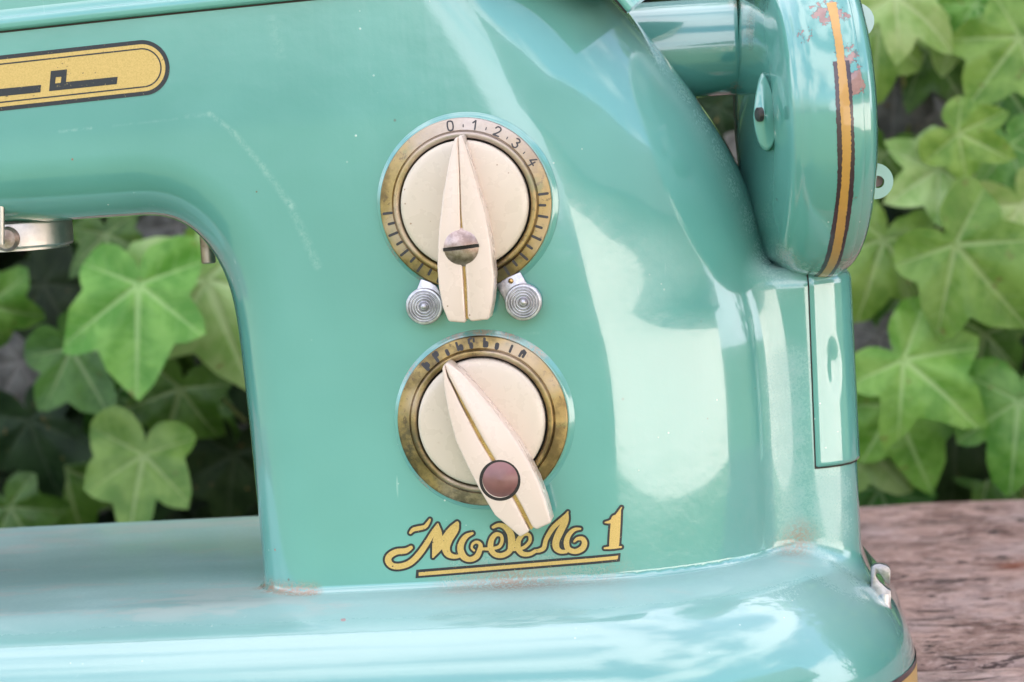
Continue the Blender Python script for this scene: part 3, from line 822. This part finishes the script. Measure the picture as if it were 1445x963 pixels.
# -- lid along the top of the arm: stepped section swept along the seam
seam = smooth_line(P2([(-420, 90), (-200, 66), (0, 45), (200, 23.5), (420, 1), (640, -20), (780, -30), (850, -14), (884, 18)], -1), 8)
lidprof = [(0, 6), (0, 1.0)]+[(.9-.9*math.cos(R_(a)), 1.0-2.3*math.sin(R_(a))) for a in (25, 50, 75, 90)] + \
          [(2.6, -1.35), (2.9, -1.2), (3.1, -.6), (3.3, -.2), (3.7, -.1), (4.9, 0), (5.2, .15), (5.4, .8), (5.7, 1.1), (6.2, 1.2), (9, 1.9), (13, 4.5), (16, 9), (18, 16), (18, 40)]
V = []; F = []; n = len(lidprof)
for i, p in enumerate(seam):
    t = seam[min(i+1, len(seam)-1)]-seam[max(i-1, 0)]; t /= np.linalg.norm(t); nn = np.array([-t[1], t[0]])
    for h, y in lidprof: q = p+nn*h; V.append((q[0], y, q[1]))
for i in range(len(seam)-1):
    for j in range(n-1): F.append((i*n+j, (i+1)*n+j, (i+1)*n+j+1, i*n+j+1))
F.append(tuple((len(seam)-1)*n+j for j in range(n)))
LID = mesh('arm_lid', V, F, M_teal, sharp=60)
# dark joint under the lid
V = []; F = []
for i, p in enumerate(seam):
    t = seam[min(i+1, len(seam)-1)]-seam[max(i-1, 0)]; t /= np.linalg.norm(t); nn = np.array([-t[1], t[0]])
    a = p-nn*.28; b = p+nn*.6
    V += [(a[0], -.12, a[1]), (b[0], -.12, b[1])]
for i in range(len(seam)-1): F.append((2*i, 2*i+2, 2*i+3, 2*i+1))
mesh('seam_gap', V, F, M_gap)

# -- badge on the arm
def line2(p, q): return np.array(p), np.array(q)
h = .11
c1 = at(201, 96, 0); c0 = at(-330, 154, 0)
X, Z = grid2(c0[0]-8, c1[0]+9, min(c0[2], c1[2])-9, max(c0[2], c1[2])+9, h)
X0, Z0 = X[0, 0], Z[0, 0]
cap = strokes_field(X, Z, [[(c0[0], c0[2], 0), (c1[0], c1[2], 0)]])
PXM = .16
rr = 39*PXM*1.0
def quad_field(pts):
    return poly_sdf(X, Z, [(at(u, v, 0)[0], at(u, v, 0)[2]) for u, v in pts])
bar1 = quad_field([(58.5, 120), (57.5, 130.5), (-40, 140.5), (-39, 129.5)])
bar0 = quad_field([(-26, 100), (-39, 101.5), (-40, 140.5), (-27, 139)])
bara = quad_field([(72, 100.5), (95, 98), (93.5, 116), (166.5, 108.5), (165, 119), (69.5, 129)])
hole = quad_field([(79, 109.5), (87, 108.5), (86, 117), (78, 118)])
letters = np.minimum(np.minimum(bar1, bar0), np.maximum(bara, -hole))
ring_in = np.maximum(cap-(rr-1.15-.65), -(cap-(rr-1.15-.65-.32)))
BADGE = print_mesh('name_badge', cap-rr, X0, Z0, h, face_y, .10, M_black, None)
print_mesh('badge_gold', np.maximum(cap-(rr-.95), -1e9), X0, Z0, h, face_y, .16, M_gold, BADGE)
print_mesh('badge_lettering', np.minimum(letters, ring_in), X0, Z0, h, face_y, .21, M_black, BADGE)

# -- script lettering under the dials, traced stroke by stroke
def zz(p): u = 530+p[0]/3.905; v = 700+p[1]/3.905; q = at(u, v, 0); return (q[0], q[2], p[2]/3.905*PXM)
ST = [[(192, 203, 7), (208, 186, 11), (240, 178, 12), (272, 170, 11), (290, 148, 9), (300, 130, 5)],
 [(196, 284, 10), (165, 302, 15), (115, 308, 16), (78, 330, 17), (70, 358, 18), (92, 384, 17), (135, 388, 16), (188, 370, 16), (236, 326, 16), (282, 262, 15), (318, 200, 12), (343, 156, 5)],
 [(343, 160, 6), (348, 205, 18), (340, 250, 26), (326, 300, 14), (316, 338, 4)],
 [(318, 336, 4), (350, 290, 14), (385, 240, 24), (420, 190, 22), (446, 158, 14), (450, 148, 8)],
 [(450, 150, 8), (440, 185, 18), (405, 240, 20), (388, 285, 22), (400, 320, 18), (432, 334, 12), (458, 332, 10)],
 [(534, 206, 7), (500, 222, 13), (476, 255, 16), (468, 295, 18), (486, 335, 18), (520, 350, 14), (556, 335, 15), (574, 300, 14), (578, 268, 11), (558, 254, 8), (536, 264, 7), (530, 286, 6), (543, 300, 6)],
 [(574, 292, 9), (600, 292, 8), (630, 292, 10)],
 [(640, 290, 8), (680, 280, 9), (697, 250, 9), (692, 218, 9), (664, 212, 12), (640, 240, 14), (634, 285, 16), (655, 320, 14), (695, 328, 14), (735, 308, 14), (752, 270, 18)],
 [(648, 172, 8), (680, 160, 11), (715, 172, 15), (742, 205, 19), (750, 250, 20), (742, 300, 14)],
 [(760, 296, 8), (815, 285, 9), (850, 250, 9), (846, 215, 9), (815, 212, 11), (788, 245, 14), (786, 290, 16), (810, 318, 14), (850, 320, 11), (880, 304, 10)],
 [(880, 304, 9), (905, 300, 11), (928, 285, 12), (940, 240, 12), (975, 180, 13), (1015, 140, 12), (1048, 105, 7), (1060, 88, 4)],
 [(1058, 92, 4), (1050, 135, 14), (1020, 190, 20), (996, 245, 19), (996, 285, 18), (1020, 306, 12), (1050, 306, 10)],
 [(1128, 181, 6), (1095, 186, 10), (1065, 215, 13), (1052, 255, 15), (1062, 292, 15), (1100, 306, 14), (1138, 290, 16), (1152, 260, 15), (1140, 236, 12), (1112, 236, 9), (1096, 250, 6)],
 [(1266, 147, 4), (1295, 142, 9), (1325, 115, 9), (1355, 66, 3)],
 [(1322, 130, 24), (1316, 200, 25), (1311, 270, 24)], [(1345, 85, 7), (1338, 180, 10), (1333, 270, 9)],
 [(1262, 289, 5), (1300, 286, 8), (1352, 284, 5)]]
STm = [[zz(p) for p in s] for s in ST]
h = .095
lo = at(525, 825, 0); hi = at(895, 700, 0)
X, Z = grid2(lo[0]-2, hi[0]+3, lo[2]-3, hi[2]+6, h)
ink = strokes_field(X, Z, STm)
def zq(x, y): q = zz((x, y, 0)); return q[0], q[1]
ul = poly_sdf(X, Z, [zq(238, 421), zq(1337, 331), zq(1333, 351), zq(238, 441)])
ulb = poly_sdf(X, Z, [zq(224, 407), zq(1350, 317), zq(1346, 364), zq(220, 454)])
LET = print_mesh('script_lettering', np.minimum(ink-.5, ulb), X[0, 0], Z[0, 0], h, face_y, .08, M_black, None)
print_mesh('gold_lettering', np.minimum(ink-.0, ul), X[0, 0], Z[0, 0], h, face_y, .13, M_gold, LET)

# -- dials
def glyph(ch):
    return {'0': [[(-.3, 0), (-.22, .42), (0, .5), (.26, .4), (.32, 0), (.22, -.42), (0, -.5), (-.24, -.4), (-.3, 0)]],
            '1': [[(-.25, .22), (.05, .5)], [(.05, .5), (.05, -.5)]],
            '2': [[(-.3, .25), (-.15, .46), (.15, .46), (.28, .22), (.1, -.1), (-.3, -.48)], [(-.3, -.48), (.32, -.46)]],
            '3': [[(-.25, .42), (.0, .5), (.24, .3), (.0, .05)], [(0, .05), (.28, -.1), (.22, -.42), (-.05, -.5), (-.3, -.35)]],
            '4': [[(.02, .5), (-.3, -.12)], [(-.3, -.12), (.34, -.12)], [(.14, .2), (.1, -.5)]]}[ch]
def ring_ink(cx, cz, items, extra=()):
    out = []
    for ch, ang, r, s, w_ in items:
        a = R_(ang); er = (math.cos(a), math.sin(a)); et = (math.sin(a), -math.cos(a))   # outward / clockwise
        for st in glyph(ch):
            out.append([(cx+er[0]*(r+y*s)+et[0]*x*s, cz+er[1]*(r+y*s)+et[1]*x*s, w_) for x, y in st])
    for ang, r0, r1, w_ in extra:
        a = R_(ang); out.append([(cx+r0*math.cos(a), cz+r0*math.sin(a), w_), (cx+r1*math.cos(a), cz+r1*math.sin(a), w_)])
    return out
AX = (0, -1, 0)
def boss(c, dx, r, h_):
    pr = [(r+.8, -.1)]+[(r+.8-.6*math.sin(R_(a)), h_*(1-math.cos(R_(a)))) for a in (0, 25, 50)]+[(r, h_*.75), (r-.4, h_*.95), (r-1.0, h_), (r-4, h_), (r-5, h_)]
    return lathe('dial_boss', pr, (c[0]+dx, 0, c[2]), AX, M_teal, None, 128, sharp=None)
def dial(cu, cv, ku, kv, tarn):
    c = at(cu, cv, -1.5); cx, cz = c[0], c[2]
    B = boss(c, .3, 19.75, .6)
    # bezel: outer graduated ring, groove, bright lip
    pr = [(19.35, -.2), (19.35, -1.2+2.0)]+rnd(18.95, .95+.5, .4, 0, 90, 4)+[(16.6, 2.15), (16.45, 2.0), (16.3, 2.15)]+[(16.2, 2.5)]+rnd(15.75, 2.7, .42, 10, 90, 4)+[(15.2, 3.1)]+[(14.9, 2.9), (14.75, 2.4), (14.75, .2), (3, .2)]
    bz = lathe('dial', pr, (cx, 0, cz), AX, M_brass, None, 128)
    return cx, cz, bz, B
# (front ring surface lies between h = 1.85 at r 18.95 and h = 2.15 at r 16.6)
def ringy(cx, cz):
    return lambda x, z: -(2.15-(np.sqrt((x-cx)**2+(z-cz)**2)-16.6)*.128)
def knob_disc(cx, cz, par, dx=0, dz=0):
    pr = [(14.35, .3), (14.35, 3.9)]+rnd(13.35, 3.9, 1.0, 0, 72, 6)+[(12.8, 4.98), (12.2, 5.05), (8, 5.25), (3, 5.35), (.02, 5.38)]
    o = lathe('knob_disc', pr, (cx+dx, 0, cz+dz), AX, M_cream, par, 128, sharp=None)
    lathe('knob_gap', [(14.35, 1.2), (14.76, 1.2)], (cx, 0, cz), AX, M_gap, par, 96)
    return o
def pointer(par, left, right, slot, ytop=-12.6, yb=-4.4, grow=0.25):
    """two halves (pixel outlines at the top face) with the brass-filled slot between"""
    objs = []
    cu = np.mean([p[0] for p in left+right]); cv = np.mean([p[1] for p in left+right])
    for half in (left, right):
        top = P2(half, ytop); cx_, cz_ = np.mean([p[0] for p in top]), np.mean([p[1] for p in top])
        mid = np.array(top); 
        ctr = at(cu, cv, ytop); bot = []
        for x, z in top:
            d = np.array([x-ctr[0], z-ctr[2]]); L = np.linalg.norm(d); 
            # flare only away from the slot line
            bot.append((x+d[0]/L*grow, z+d[1]/L*grow*.3))
        objs.append(prism('pointer_half', top, ytop, bot, yb, M_cream2, par, .45, 3, sharp=50))
    s = P2(slot, ytop+1.3); prism('pointer_insert', s, ytop+1.3, s, yb+.5, M_brass2, par, 0)
    return objs
def dome_screw(name, cu, cv, y, r, hgt, mat, par, slot=None):
    c = at(cu, cv, y-hgt); R = (r*r+hgt*hgt)/(2*hgt)
    if slot is None:
        pr = [(r, -1.2), (r, 0)]+[(math.sqrt(max(R*R-(R-hgt+q)**2, 0)), q) for q in np.linspace(.15, hgt, 9)]
        pr[-1] = (.01, hgt)
        return lathe(name, pr, (c[0], y, c[2]), AX, mat, par, 64, sharp=50)
    # slotted head: polar grid with the slot pressed in
    V = []; F = []; hw = .42; ca, sa = math.cos(R_(slot)), math.sin(R_(slot))
    xs = np.array(sorted(set(np.round(np.concatenate([np.linspace(-r, r, 49)]), 4))))
    zs = np.array(sorted(set(np.concatenate([np.linspace(-r, -hw-.12, 16), [-hw-.05, -hw, -hw+.02, 0, hw-.02, hw, hw+.05], np.linspace(hw+.12, r, 16)]))))
    idx = {}
    for i, x in enumerate(xs):
        for j, z in enumerate(zs):
            rr_ = math.hypot(x, z); k = 1 if rr_ <= r else r/rr_
            xx, zz_ = x*k, z*k; 
            hh = math.sqrt(R*R-min(xx*xx+zz_*zz_, R*R*.999))-(R-hgt)
            if abs(z) < hw-.01: hh = min(hh-.9, hgt-1.35)
            idx[i, j] = len(V); V.append((c[0]+xx*ca-zz_*sa, y-hh, c[2]+xx*sa+zz_*ca))
    for i in range(len(xs)-1):
        for j in range(len(zs)-1): F.append((idx[i, j], idx[i+1, j], idx[i+1, j+1], idx[i, j+1]))
    n0 = len(V)
    for k in range(64):
        t = 2*math.pi*k/64
        V += [(c[0]+r*math.cos(t), y+.02, c[2]+r*math.sin(t)), (c[0]+r*math.cos(t), y+1.2, c[2]+r*math.sin(t))]
    for k in range(64): a = n0+2*k; b = n0+2*((k+1) % 64); F.append((a, b, b+1, a+1))
    return mesh(name, V, F, mat, par, sharp=35)

# upper dial
cx, cz, D1, B1 = dial(657, 288, 0, 0, 0)
D1['label'] = 'upper brass dial with numbers 0 to 4 and an upright pointer'
k1 = knob_disc(cx, cz, D1)
items = [('0', 97.5, 17.8, 2.1, .17), ('1', 79.5, 17.8, 2.0, .17), ('2', 62.5, 17.8, 2.1, .17), ('3', 46.5, 17.8, 2.1, .17), ('4', 28.5, 17.8, 2.2, .17)]
ticks = [(a, 17.25, 17.75, .12) for a in (88, 71, 54, 37.5)]
for i in range(9):
    lg = i % 2 == 0
    ticks.append((4-8.2*i, 16.75, 18.6 if lg else 17.9, .30)); ticks.append((183.5+7.9*i, 16.75, 18.6 if lg else 17.9, .30))
X, Z = grid2(cx-20, cx+20, cz-20, cz+20, .10)
F_ = strokes_field(X, Z, ring_ink(cx, cz, items, ticks))
print_mesh('dial_marks', F_, X[0, 0], Z[0, 0], .10, ringy(cx, cz), .05, M_ink, D1)
pointer(D1, [(646, 193), (641, 196), (634, 225), (625, 275), (619, 325), (617, 375), (619, 405), (625, 435), (633, 454), (657, 456), (655.5, 430), (652.5, 380), (649.5, 320), (648.3, 250)],
        [(646, 193), (651, 190), (657, 208), (672, 260), (684, 300), (692, 345), (697, 390), (695, 425), (690, 451), (664, 454), (660, 448), (658, 400), (654.5, 350), (650.5, 300), (648.8, 250)],
        [(647, 215), (650, 215), (656, 330), (662, 450), (655, 450), (649, 330)])
SC1 = dome_screw('screw', 650, 350, -12.3, 4.25, 1.6, M_steel, D1, slot=4)
_c = at(650, 350, -13.6); _r = []
for q in ((-4.0, -.36), (4.0, -.36), (4.0, .36), (-4.0, .36)):
    _r.append((_c[0]+q[0]*math.cos(R_(4))-q[1]*math.sin(R_(4)), _c[2]+q[0]*math.sin(R_(4))+q[1]*math.cos(R_(4))))
prism('screw_slot', _r, -12.95, _r, -12.2, M_gap, SC1, 0)
# small finger tabs under the upper dial
def finger_tab(u, v_, arm_px, name='stop_tab'):
    c = at(u, v_, -4)
    o = prism(name, P2(arm_px, -2.4), -2.4, P2(arm_px, -1.2), -1.2, M_alu, None, .2, 2)
    pr = [(4.15, -1), (4.15, .7), (3.95, .95), (3.6, 1.0)]
    for r in (3.35, 2.75, 2.15, 1.55): pr += [(r, .72), (r-.12, .70), (r-.28, 1.08), (r-.38, 1.1)]
    pr += [(.8, .8), (.72, .8), (.6, 1.5), (.35, 1.65), (.01, 1.7)]
    lathe('tab_button', pr, (c[0], -2.6, c[2]), AX, M_alu, o, 64, sharp=30)
    return o
T1 = finger_tab(598, 433, [(594, 394), (606, 398), (616, 404), (628, 424), (622, 432), (598, 440), (582, 425)])
T2 = finger_tab(738, 427, [(700, 402), (716, 392), (734, 384), (748, 408), (746, 420), (722, 436), (712, 424)])
dome_screw('rivet', 720.5, 397, -2.4, .6, .7, M_brass2, T2)
# lower dial
cx, cz, D2, B2 = dial(681, 594, 0, 0, 0)
D2['label'] = 'lower brass dial with worn smudged marks and a slanting pointer'
knob_disc(cx, cz, D2)
smudge = []
for a, r0, r1, w_ in ((133, 17.0, 18.5, .45), (131, 17.6, 18.0, .5), (123, 16.9, 18.7, .36), (121, 18.2, 18.6, .5), (113.5, 17, 17.8, .42), (105, 17.0, 18.6, .28), (102.5, 17.1, 17.6, .5), (94.8, 17, 17.6, .45),
                    (96, 17.9, 18.7, .28), (92.6, 18.1, 18.8, .22), (94.5, 18.9, 19.0, .3), (85, 17, 18.7, .30), (83.5, 17.2, 17.7, .5), (75.5, 17, 17.7, .48), (65, 17, 18.4, .28), (57, 17.1, 18.2, .30), (54.5, 17.3, 18.4, .30), (56, 18.2, 18.5, .4)):
    smudge.append((a, r0, r1, w_))
X, Z = grid2(cx-20, cx+20, cz-20, cz+20, .10)
F_ = strokes_field(X, Z, ring_ink(cx, cz, [], smudge))
print_mesh('dial_marks', F_, X[0, 0], Z[0, 0], .10, ringy(cx, cz), .05, M_ink, D2)
pointer(D2, [(627, 514), (624, 520), (626, 545), (633, 585), (643, 622), (658, 655), (676, 690), (698, 727), (734, 758), (747, 750), (728, 712), (706, 672), (676, 622), (650, 572), (631, 532)],
        [(627, 514), (633, 513), (650, 526), (676, 555), (704, 590), (728, 622), (746, 652), (758, 676), (769, 705), (778, 738), (757, 748), (751, 744), (736, 714), (712, 672), (680, 618), (654, 570), (633, 532)],
        [(630, 524), (634, 524), (690, 610), (756, 742), (749, 748), (680, 630)])
dome_screw('screw', 705.5, 678, -12.3, 4.35, 1.7, M_brown, D2)
lathe('screw_shade_ring', [(4.6, 0), (3.9, .04)], (at(705.5, 678, -12.4)[0], -12.64, at(705.5, 678, -12.4)[2]), AX, M_gap, D2, 48)  # flat dark ring painting the shade round the screw

# -- shaft between the shoulder and the wheel
SY = 56
a = at(880, 77, SY); b = at(1046, 65, SY)
rs = 68*PXM*(600+SY)/600
a3 = np.array([a[0]-30, SY, b[2]]); b3 = np.array([b[0], SY, b[2]])
L = b3[0]-a3[0]
SH = lathe('wheel_shaft', [(rs, 0), (rs, L-1.6)]+[(rs-.1, L-1.2), (rs-.5, L-.6), (rs-1.2, L-.4), (2, L-.4)], a3, (1, 0, 0), M_teal, None, 96)

# -- handwheel: turned profile about a nearly horizontal axis
WA = R_(11)                                      # its axle is turned a little
wax = np.array([math.cos(WA), math.sin(WA), 0])
WR = 232*PXM*1.06; WY = 34
wc = at(1102, 160, WY); wc = np.array([wc[0], WY, wc[2]])
wp = [(.05, -7.0), (8, -7.0), (16, -6.9), (22, -6.5), (27, -5.6), (30.3, -4.9), (31.6, -4.2), (32.4, -3.2), (33.4, -2.2), (34.6, -.6), (35.5, 1.8), (36.1, 4.5), (36.3, 7.0),
      (36.2, 9.2), (35.9, 10.2), (35.72, 10.4), (35.6, 10.3), (35.5, 10.6), (34.9, 12.2), (33.8, 13.4), (32, 14.3), (29, 14.8), (15, 14.6), (3, 14.6)]
sc_ = WR/36.3
wp = [(r*sc_, h_) for r, h_ in wp]
wpS = smooth_line(wp, 4)
WH = lathe('handwheel', [tuple(p) for p in wpS], wc, wax, M_wheel, None, 180, sharp=None)
def wheel_r(h_):
    hs = wpS[:, 1]; rs_ = wpS[:, 0]; k = (rs_ > 30*sc_); o = np.argsort(hs[k]); return np.interp(h_, hs[k][o], rs_[k][o])
def band(name, h0, h1, mat, lift, par, n=5, wob=0., seed=0):
    pr = [(wheel_r(q)+lift, q) for q in np.linspace(h0, h1, n)]
    return lathe(name, pr, wc, wax, mat, par, 180, sharp=None)
def band_gap(name, h0, h1, mat, lift, par, gaps, seed):
    """painted line with worn-away stretches: gaps = [(centre pixel v, half width mm)] removed near the chips"""
    rg = np.random.default_rng(seed); a_, b_, d_ = basis(wax); V = []; F = []; n = 720; k = 0; rows = []
    for i in range(n):
        t = 2*math.pi*i/n; e0 = .12*math.sin(9*t+seed)+.06*rg.normal(); e1 = .12*math.sin(7*t+seed*2)+.06*rg.normal()
        hh = np.linspace(h0+e0, h1+e1, 4)
        for q in hh: V.append(wc+a_*q+(b_*math.cos(t)+d_*math.sin(t))*(wheel_r(q)+lift))
        p = V[-1]; rel = p-CAMP; vpx = 481.5-FPX*(rel@upv)/(rel@fwd)
        front = p[1] < wc[1]
        rows.append(any(front and abs(vpx-g0) < g1*(1+.0*rg.normal()) for g0, g1 in gaps))
    for i in range(n):
        j = (i+1) % n
        if rows[i] or rows[j]: continue
        for q in range(3): F.append((i*4+q, j*4+q, j*4+q+1, i*4+q+1))
    return mesh(name, V, F, mat, par)
band_gap('dark_stripe', 4.1, 7.9, M_dkstripe, .07, WH, [(-40, 125)], 1)
band_gap('orange_stripe', 5.05, 7.0, M_orange, .13, WH, [(-60, 62)], 2)
# teardrop boss with a set screw on the wheel's inner side
p = at(1080, 163, 10.3)
bx = np.array([p[0], p[1], p[2]])
V = []; F = []; nu, nv = 40, 14
for j in range(nv):
    f = j/(nv-1); rr_ = (1-f)
    for i in range(nu):
        t = 2*math.pi*i/nu; ex = 2.5*math.cos(t); ez = 8.4*math.sin(t)*(1.0 if math.sin(t) < 0 else 1.15)
        taper = 1-.35*max(0, math.sin(t))
        hgt = 1.3*(.5-.5*math.cos(math.pi*f))
        V.append((bx[0]+ex*taper*rr_*1.1, bx[1]-hgt+(7 if j == 0 else 0)+.25*ex, bx[2]+ez*rr_))
for j in range(nv-1):
    for i in range(nu): k = (i+1) % nu; F.append((j*nu+i, j*nu+k, (j+1)*nu+k, (j+1)*nu+i))
bo = mesh('screw_boss', V, F, M_wheel, WH)
p = at(1069, 162, 8.4)
lathe('set_screw', [(1.6, -1), (1.6, 0), (1.3, .25), (.5, .35), (.01, .35)], p, (-.93, -.37, 0), M_iron, bo, 32)
# lugs on the far side of the wheel
def lug(u, v_, r_px, y):
    c = at(u, v_, y); r = r_px*PXM*(600+y)/600; V = []; hr = r*.34; n = 28; F = []
    out = []; inn = []
    for i in range(n):
        t = 2*math.pi*i/n; x, z = r*math.cos(t), r*math.sin(t)
        if x < 0: x = x*2.2; z = r*math.sin(t)*1.0 if abs(math.sin(t)) > .2 else z
        out.append((x, z)); inn.append((hr*math.cos(t)+.16*r, hr*math.sin(t)-.05*r))
    for yy in (0, 2.0):
        for q in out: V.append((c[0]+q[0], y+yy, c[2]+q[1]))
        for q in inn: V.append((c[0]+q[0], y+yy, c[2]+q[1]))
    for i in range(n):
        j = (i+1) % n
        F += [(i, j, n+j, n+i), (2*n+i, 2*n+j, 3*n+j, 3*n+i), (i, j, 2*n+j, 2*n+i), (n+i, n+j, 3*n+j, 3*n+i)]
    o = mesh('lug', V, F, M_lug, WH, sharp=40)
    lathe('lug_pin', [(hr*.98, 0), (hr*.6, -.3), (.01, -.3)], (c[0]+.12*r, y+1.6, c[2]), AX, M_pin, o, 24)
    return o
M_lug = mat_teal('lug_enamel', dust=.3, col=(.30, .46, .42)); M_pin = mat_plain('rusty_pin', (.32, .20, .19), .6)
lug(1235, 256, 25, 22); lug(1208, 30, 25, 22)

# -- access panel on the right flank: surface patch over the housing with a dark joint
AX0 = (HX1-14, 42.0)
def flank(phi, z):
    """point of the body's flank in direction phi (0 = +X, -90 = towards the camera)"""
    phi = np.asarray(phi, float); z = np.asarray(z, float); c_, s_ = np.cos(phi), np.sin(phi)
    a = np.zeros(phi.shape); b = np.full(phi.shape, 60.)
    for _ in range(30):
        m_ = (a+b)/2; ins = body(AX0[0]+c_*m_, AX0[1]+s_*m_, z) < 0; a = np.where(ins, m_, a); b = np.where(ins, b, m_)
    return np.stack([AX0[0]+c_*a, AX0[1]+s_*a, z], -1)
def pix(P):
    rel = P-CAMP; dep = rel@fwd; return 722.5+FPX*(rel@rgt)/dep, 481.5-FPX*(rel@upv)/dep
# bring the seam's pixels to (phi, z)
def seam_phi(u, v_):
    best = None; z = at(u, v_, 20)[2]
    for _ in range(3):
        ph = np.radians(np.linspace(-130, 10, 561)); P = flank(ph, np.full(ph.shape, z)); uu, vv = pix(P)
        k = int(np.argmin(np.abs(uu-u))); z += (vv[k]-v_)*PXM
    return ph[k], z
phT, zT = seam_phi(1141, 398); phB, zB = seam_phi(1151, 660)
def patch(name, grow, lift, mat, dent=None, parent=None):
    V = []; F = []; nu, nv = 70, 150
    zt, zb = HZ1-2.0+grow, zB-grow
    for j in range(nv):
        z = zt+(zb-zt)*j/(nv-1); f = (zT-z)/(zT-zB); p0 = phT+(phB-phT)*f-grow/22; p1 = R_(75)
        ph = np.linspace(p0, p1, nu); P = flank(ph, np.full(nu, z))
        G, _ = grad(body, P, .2); G[:, 2] *= 1; G /= np.linalg.norm(G, axis=1)[:, None]
        # rounded borders sink to the body
        s_edge = np.concatenate([[0], np.cumsum(np.linalg.norm(np.diff(P, axis=0), axis=1))])
        dz = min(zt-z, z-zb); d = np.minimum(s_edge, dz); 
        rb = .9; t = np.clip(d/rb, 0, 1); hh = lift*np.sqrt(np.maximum(0, 1-(1-t)**2)) if lift > .2 else np.full(nu, lift)
        if dent is not None:
            uu, vv = pix(P); q = np.sqrt(((uu-dent[0])/dent[2])**2+((vv-dent[1])/dent[3])**2)
            hh = hh-dent[4]*smoothstep(1.15, .55, q)+.25*np.exp(-((q-1.2)/.14)**2)
        V.append(P+G*hh[:, None])
    V = np.concatenate(V)
    for j in range(nv-1):
        for i in range(nu-1): F.append((j*nu+i, j*nu+i+1, (j+1)*nu+i+1, (j+1)*nu+i))
    return mesh(name, V, F, mat, parent)
PAN = patch('access_panel', 0, .75, M_teal)
patch('panel_gap', .34, .10, M_gap, None, PAN)

# -- stripes around the foot of the base
def base_strip(name, z0, z1, mat, lift, par):
    V = []; F = []; n = 260; cx_, cy_ = (BX0+BX1)/2, (BY0+BY1)/2; m_ = 0
    path = []
    for i in range(60): path.append((-200+(BX1-BCR+200)*i/59, BY0, 0, -1))
    for i in range(1, 40): t = R_(-90+90*i/40); path.append((BX1-BCR+BCR*math.cos(t), BY0+BCR+BCR*math.sin(t), math.cos(t), math.sin(t)))
    for i in range(30): path.append((BX1, BY0+BCR+(BY1-BY0-2*BCR)*i/29, 1, 0))
    for x, y, nx_, ny_ in path:
        for z in (z0, z1): V.append((x+nx_*lift, y+ny_*lift, z))
    for i in range(len(path)-1): F.append((2*i, 2*i+2, 2*i+3, 2*i+1))
    return mesh(name, V, F, mat, par)
zs_ = at(1290, 948, 20)[2]
BD = base_strip('dark_line', zs_-8, zs_+.5, M_dkstripe, .08, None)
base_strip('gold_line', zs_-6.5, zs_-.9, M_gold, .14, BD)

# -- thread hook at the back right of the base
hkp = [(330, 205), (336, 186), (352, 175), (385, 169), (430, 180), (452, 196), (459, 215), (458, 300), (447, 308), (425, 290), (398, 252), (380, 234), (366, 236), (360, 252),
       (384, 288), (424, 324), (440, 338), (462, 348), (464, 400), (456, 500), (430, 500), (400, 440), (345, 378), (326, 340)]
hkp = P2([(1160+x/4.744, 760+z/4.744) for x, z in hkp], 27)
HK = prism('thread_hook', hkp, 27, hkp, 29, M_hook, None, .25, 2)
pb = at(1248, 868, 27); tube('hook_stem', [(pb[0]+.2, 28, pb[2]+5), (pb[0]+.4, 28, pb[2]-6)], 1.5, M_alu, HK)

# -- peg under the arch
pt = at(292, 336, 45); pb = at(292, 372, 45)
tube('guide_peg', [(pt[0], 45, pt[2]+14), (pt[0], 45, pb[2]+.3), (pt[0], 45, pb[2])], [1.75, 1.75, 1.45], M_steel, None, 24)
# -- steel fitting under the left end of the arm
fy = 22
c_ = at(28, 333, fy); c_ = np.array([c_[0], fy, c_[2]])
FT = lathe('presser_collar', [(2, 3.6), (11.9, 3.6), (12.3, 3.3), (12.5, 2.8), (12.5, -2.0), (12.2, -2.5), (11.4, -2.6), (11.4, -3.1), (2, -3.1)], c_, (0, 0, 1), M_chrome, None, 96, sharp=30)
k_ = at(8, 338, fy-14)
lathe('clamp_screw', [(2.9, -3), (2.9, 1.5), (2.2, 2.3), (.01, 2.5)], (k_[0], fy-11.5, k_[2]), AX, M_steel, FT, 40)
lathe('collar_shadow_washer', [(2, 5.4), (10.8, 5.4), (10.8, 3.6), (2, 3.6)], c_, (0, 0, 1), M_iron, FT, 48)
r0 = at(2, 285, fy-17); r1 = at(2, 345, fy-17)
tube('thread_rod', [(r0[0], fy-17, r0[2]), (r1[0], fy-17, r1[2])], .75, M_chrome, FT, 16)
tube('presser_bar', [(c_[0]-17, fy, c_[2]+14), (c_[0]-17, fy, ZT+16)], 2.6, M_chrome, FT, 24)

# -- feet so that the base stands on the table
for fx in (-190, BX1-45):
    for yy in (BY0+40, BY1-35):
        lathe('rubber_foot', [(.01, 0), (7, 0), (8, 1), (8, 5)], (fx, yy, TZ), (0, 0, 1), M_gap, None, 32)

bpy.data.objects.remove(MID)
for o in set(bpy.data.objects)-_objs_before:
    if o.parent is None:
        o.parent = mach; o.matrix_parent_inverse = Matrix.Translation(MOFF)
print('BODY verts', len(Vb), 'ZT', ZT, 'TZ', TZ, 'yback', yback, 'yseam', yseam)
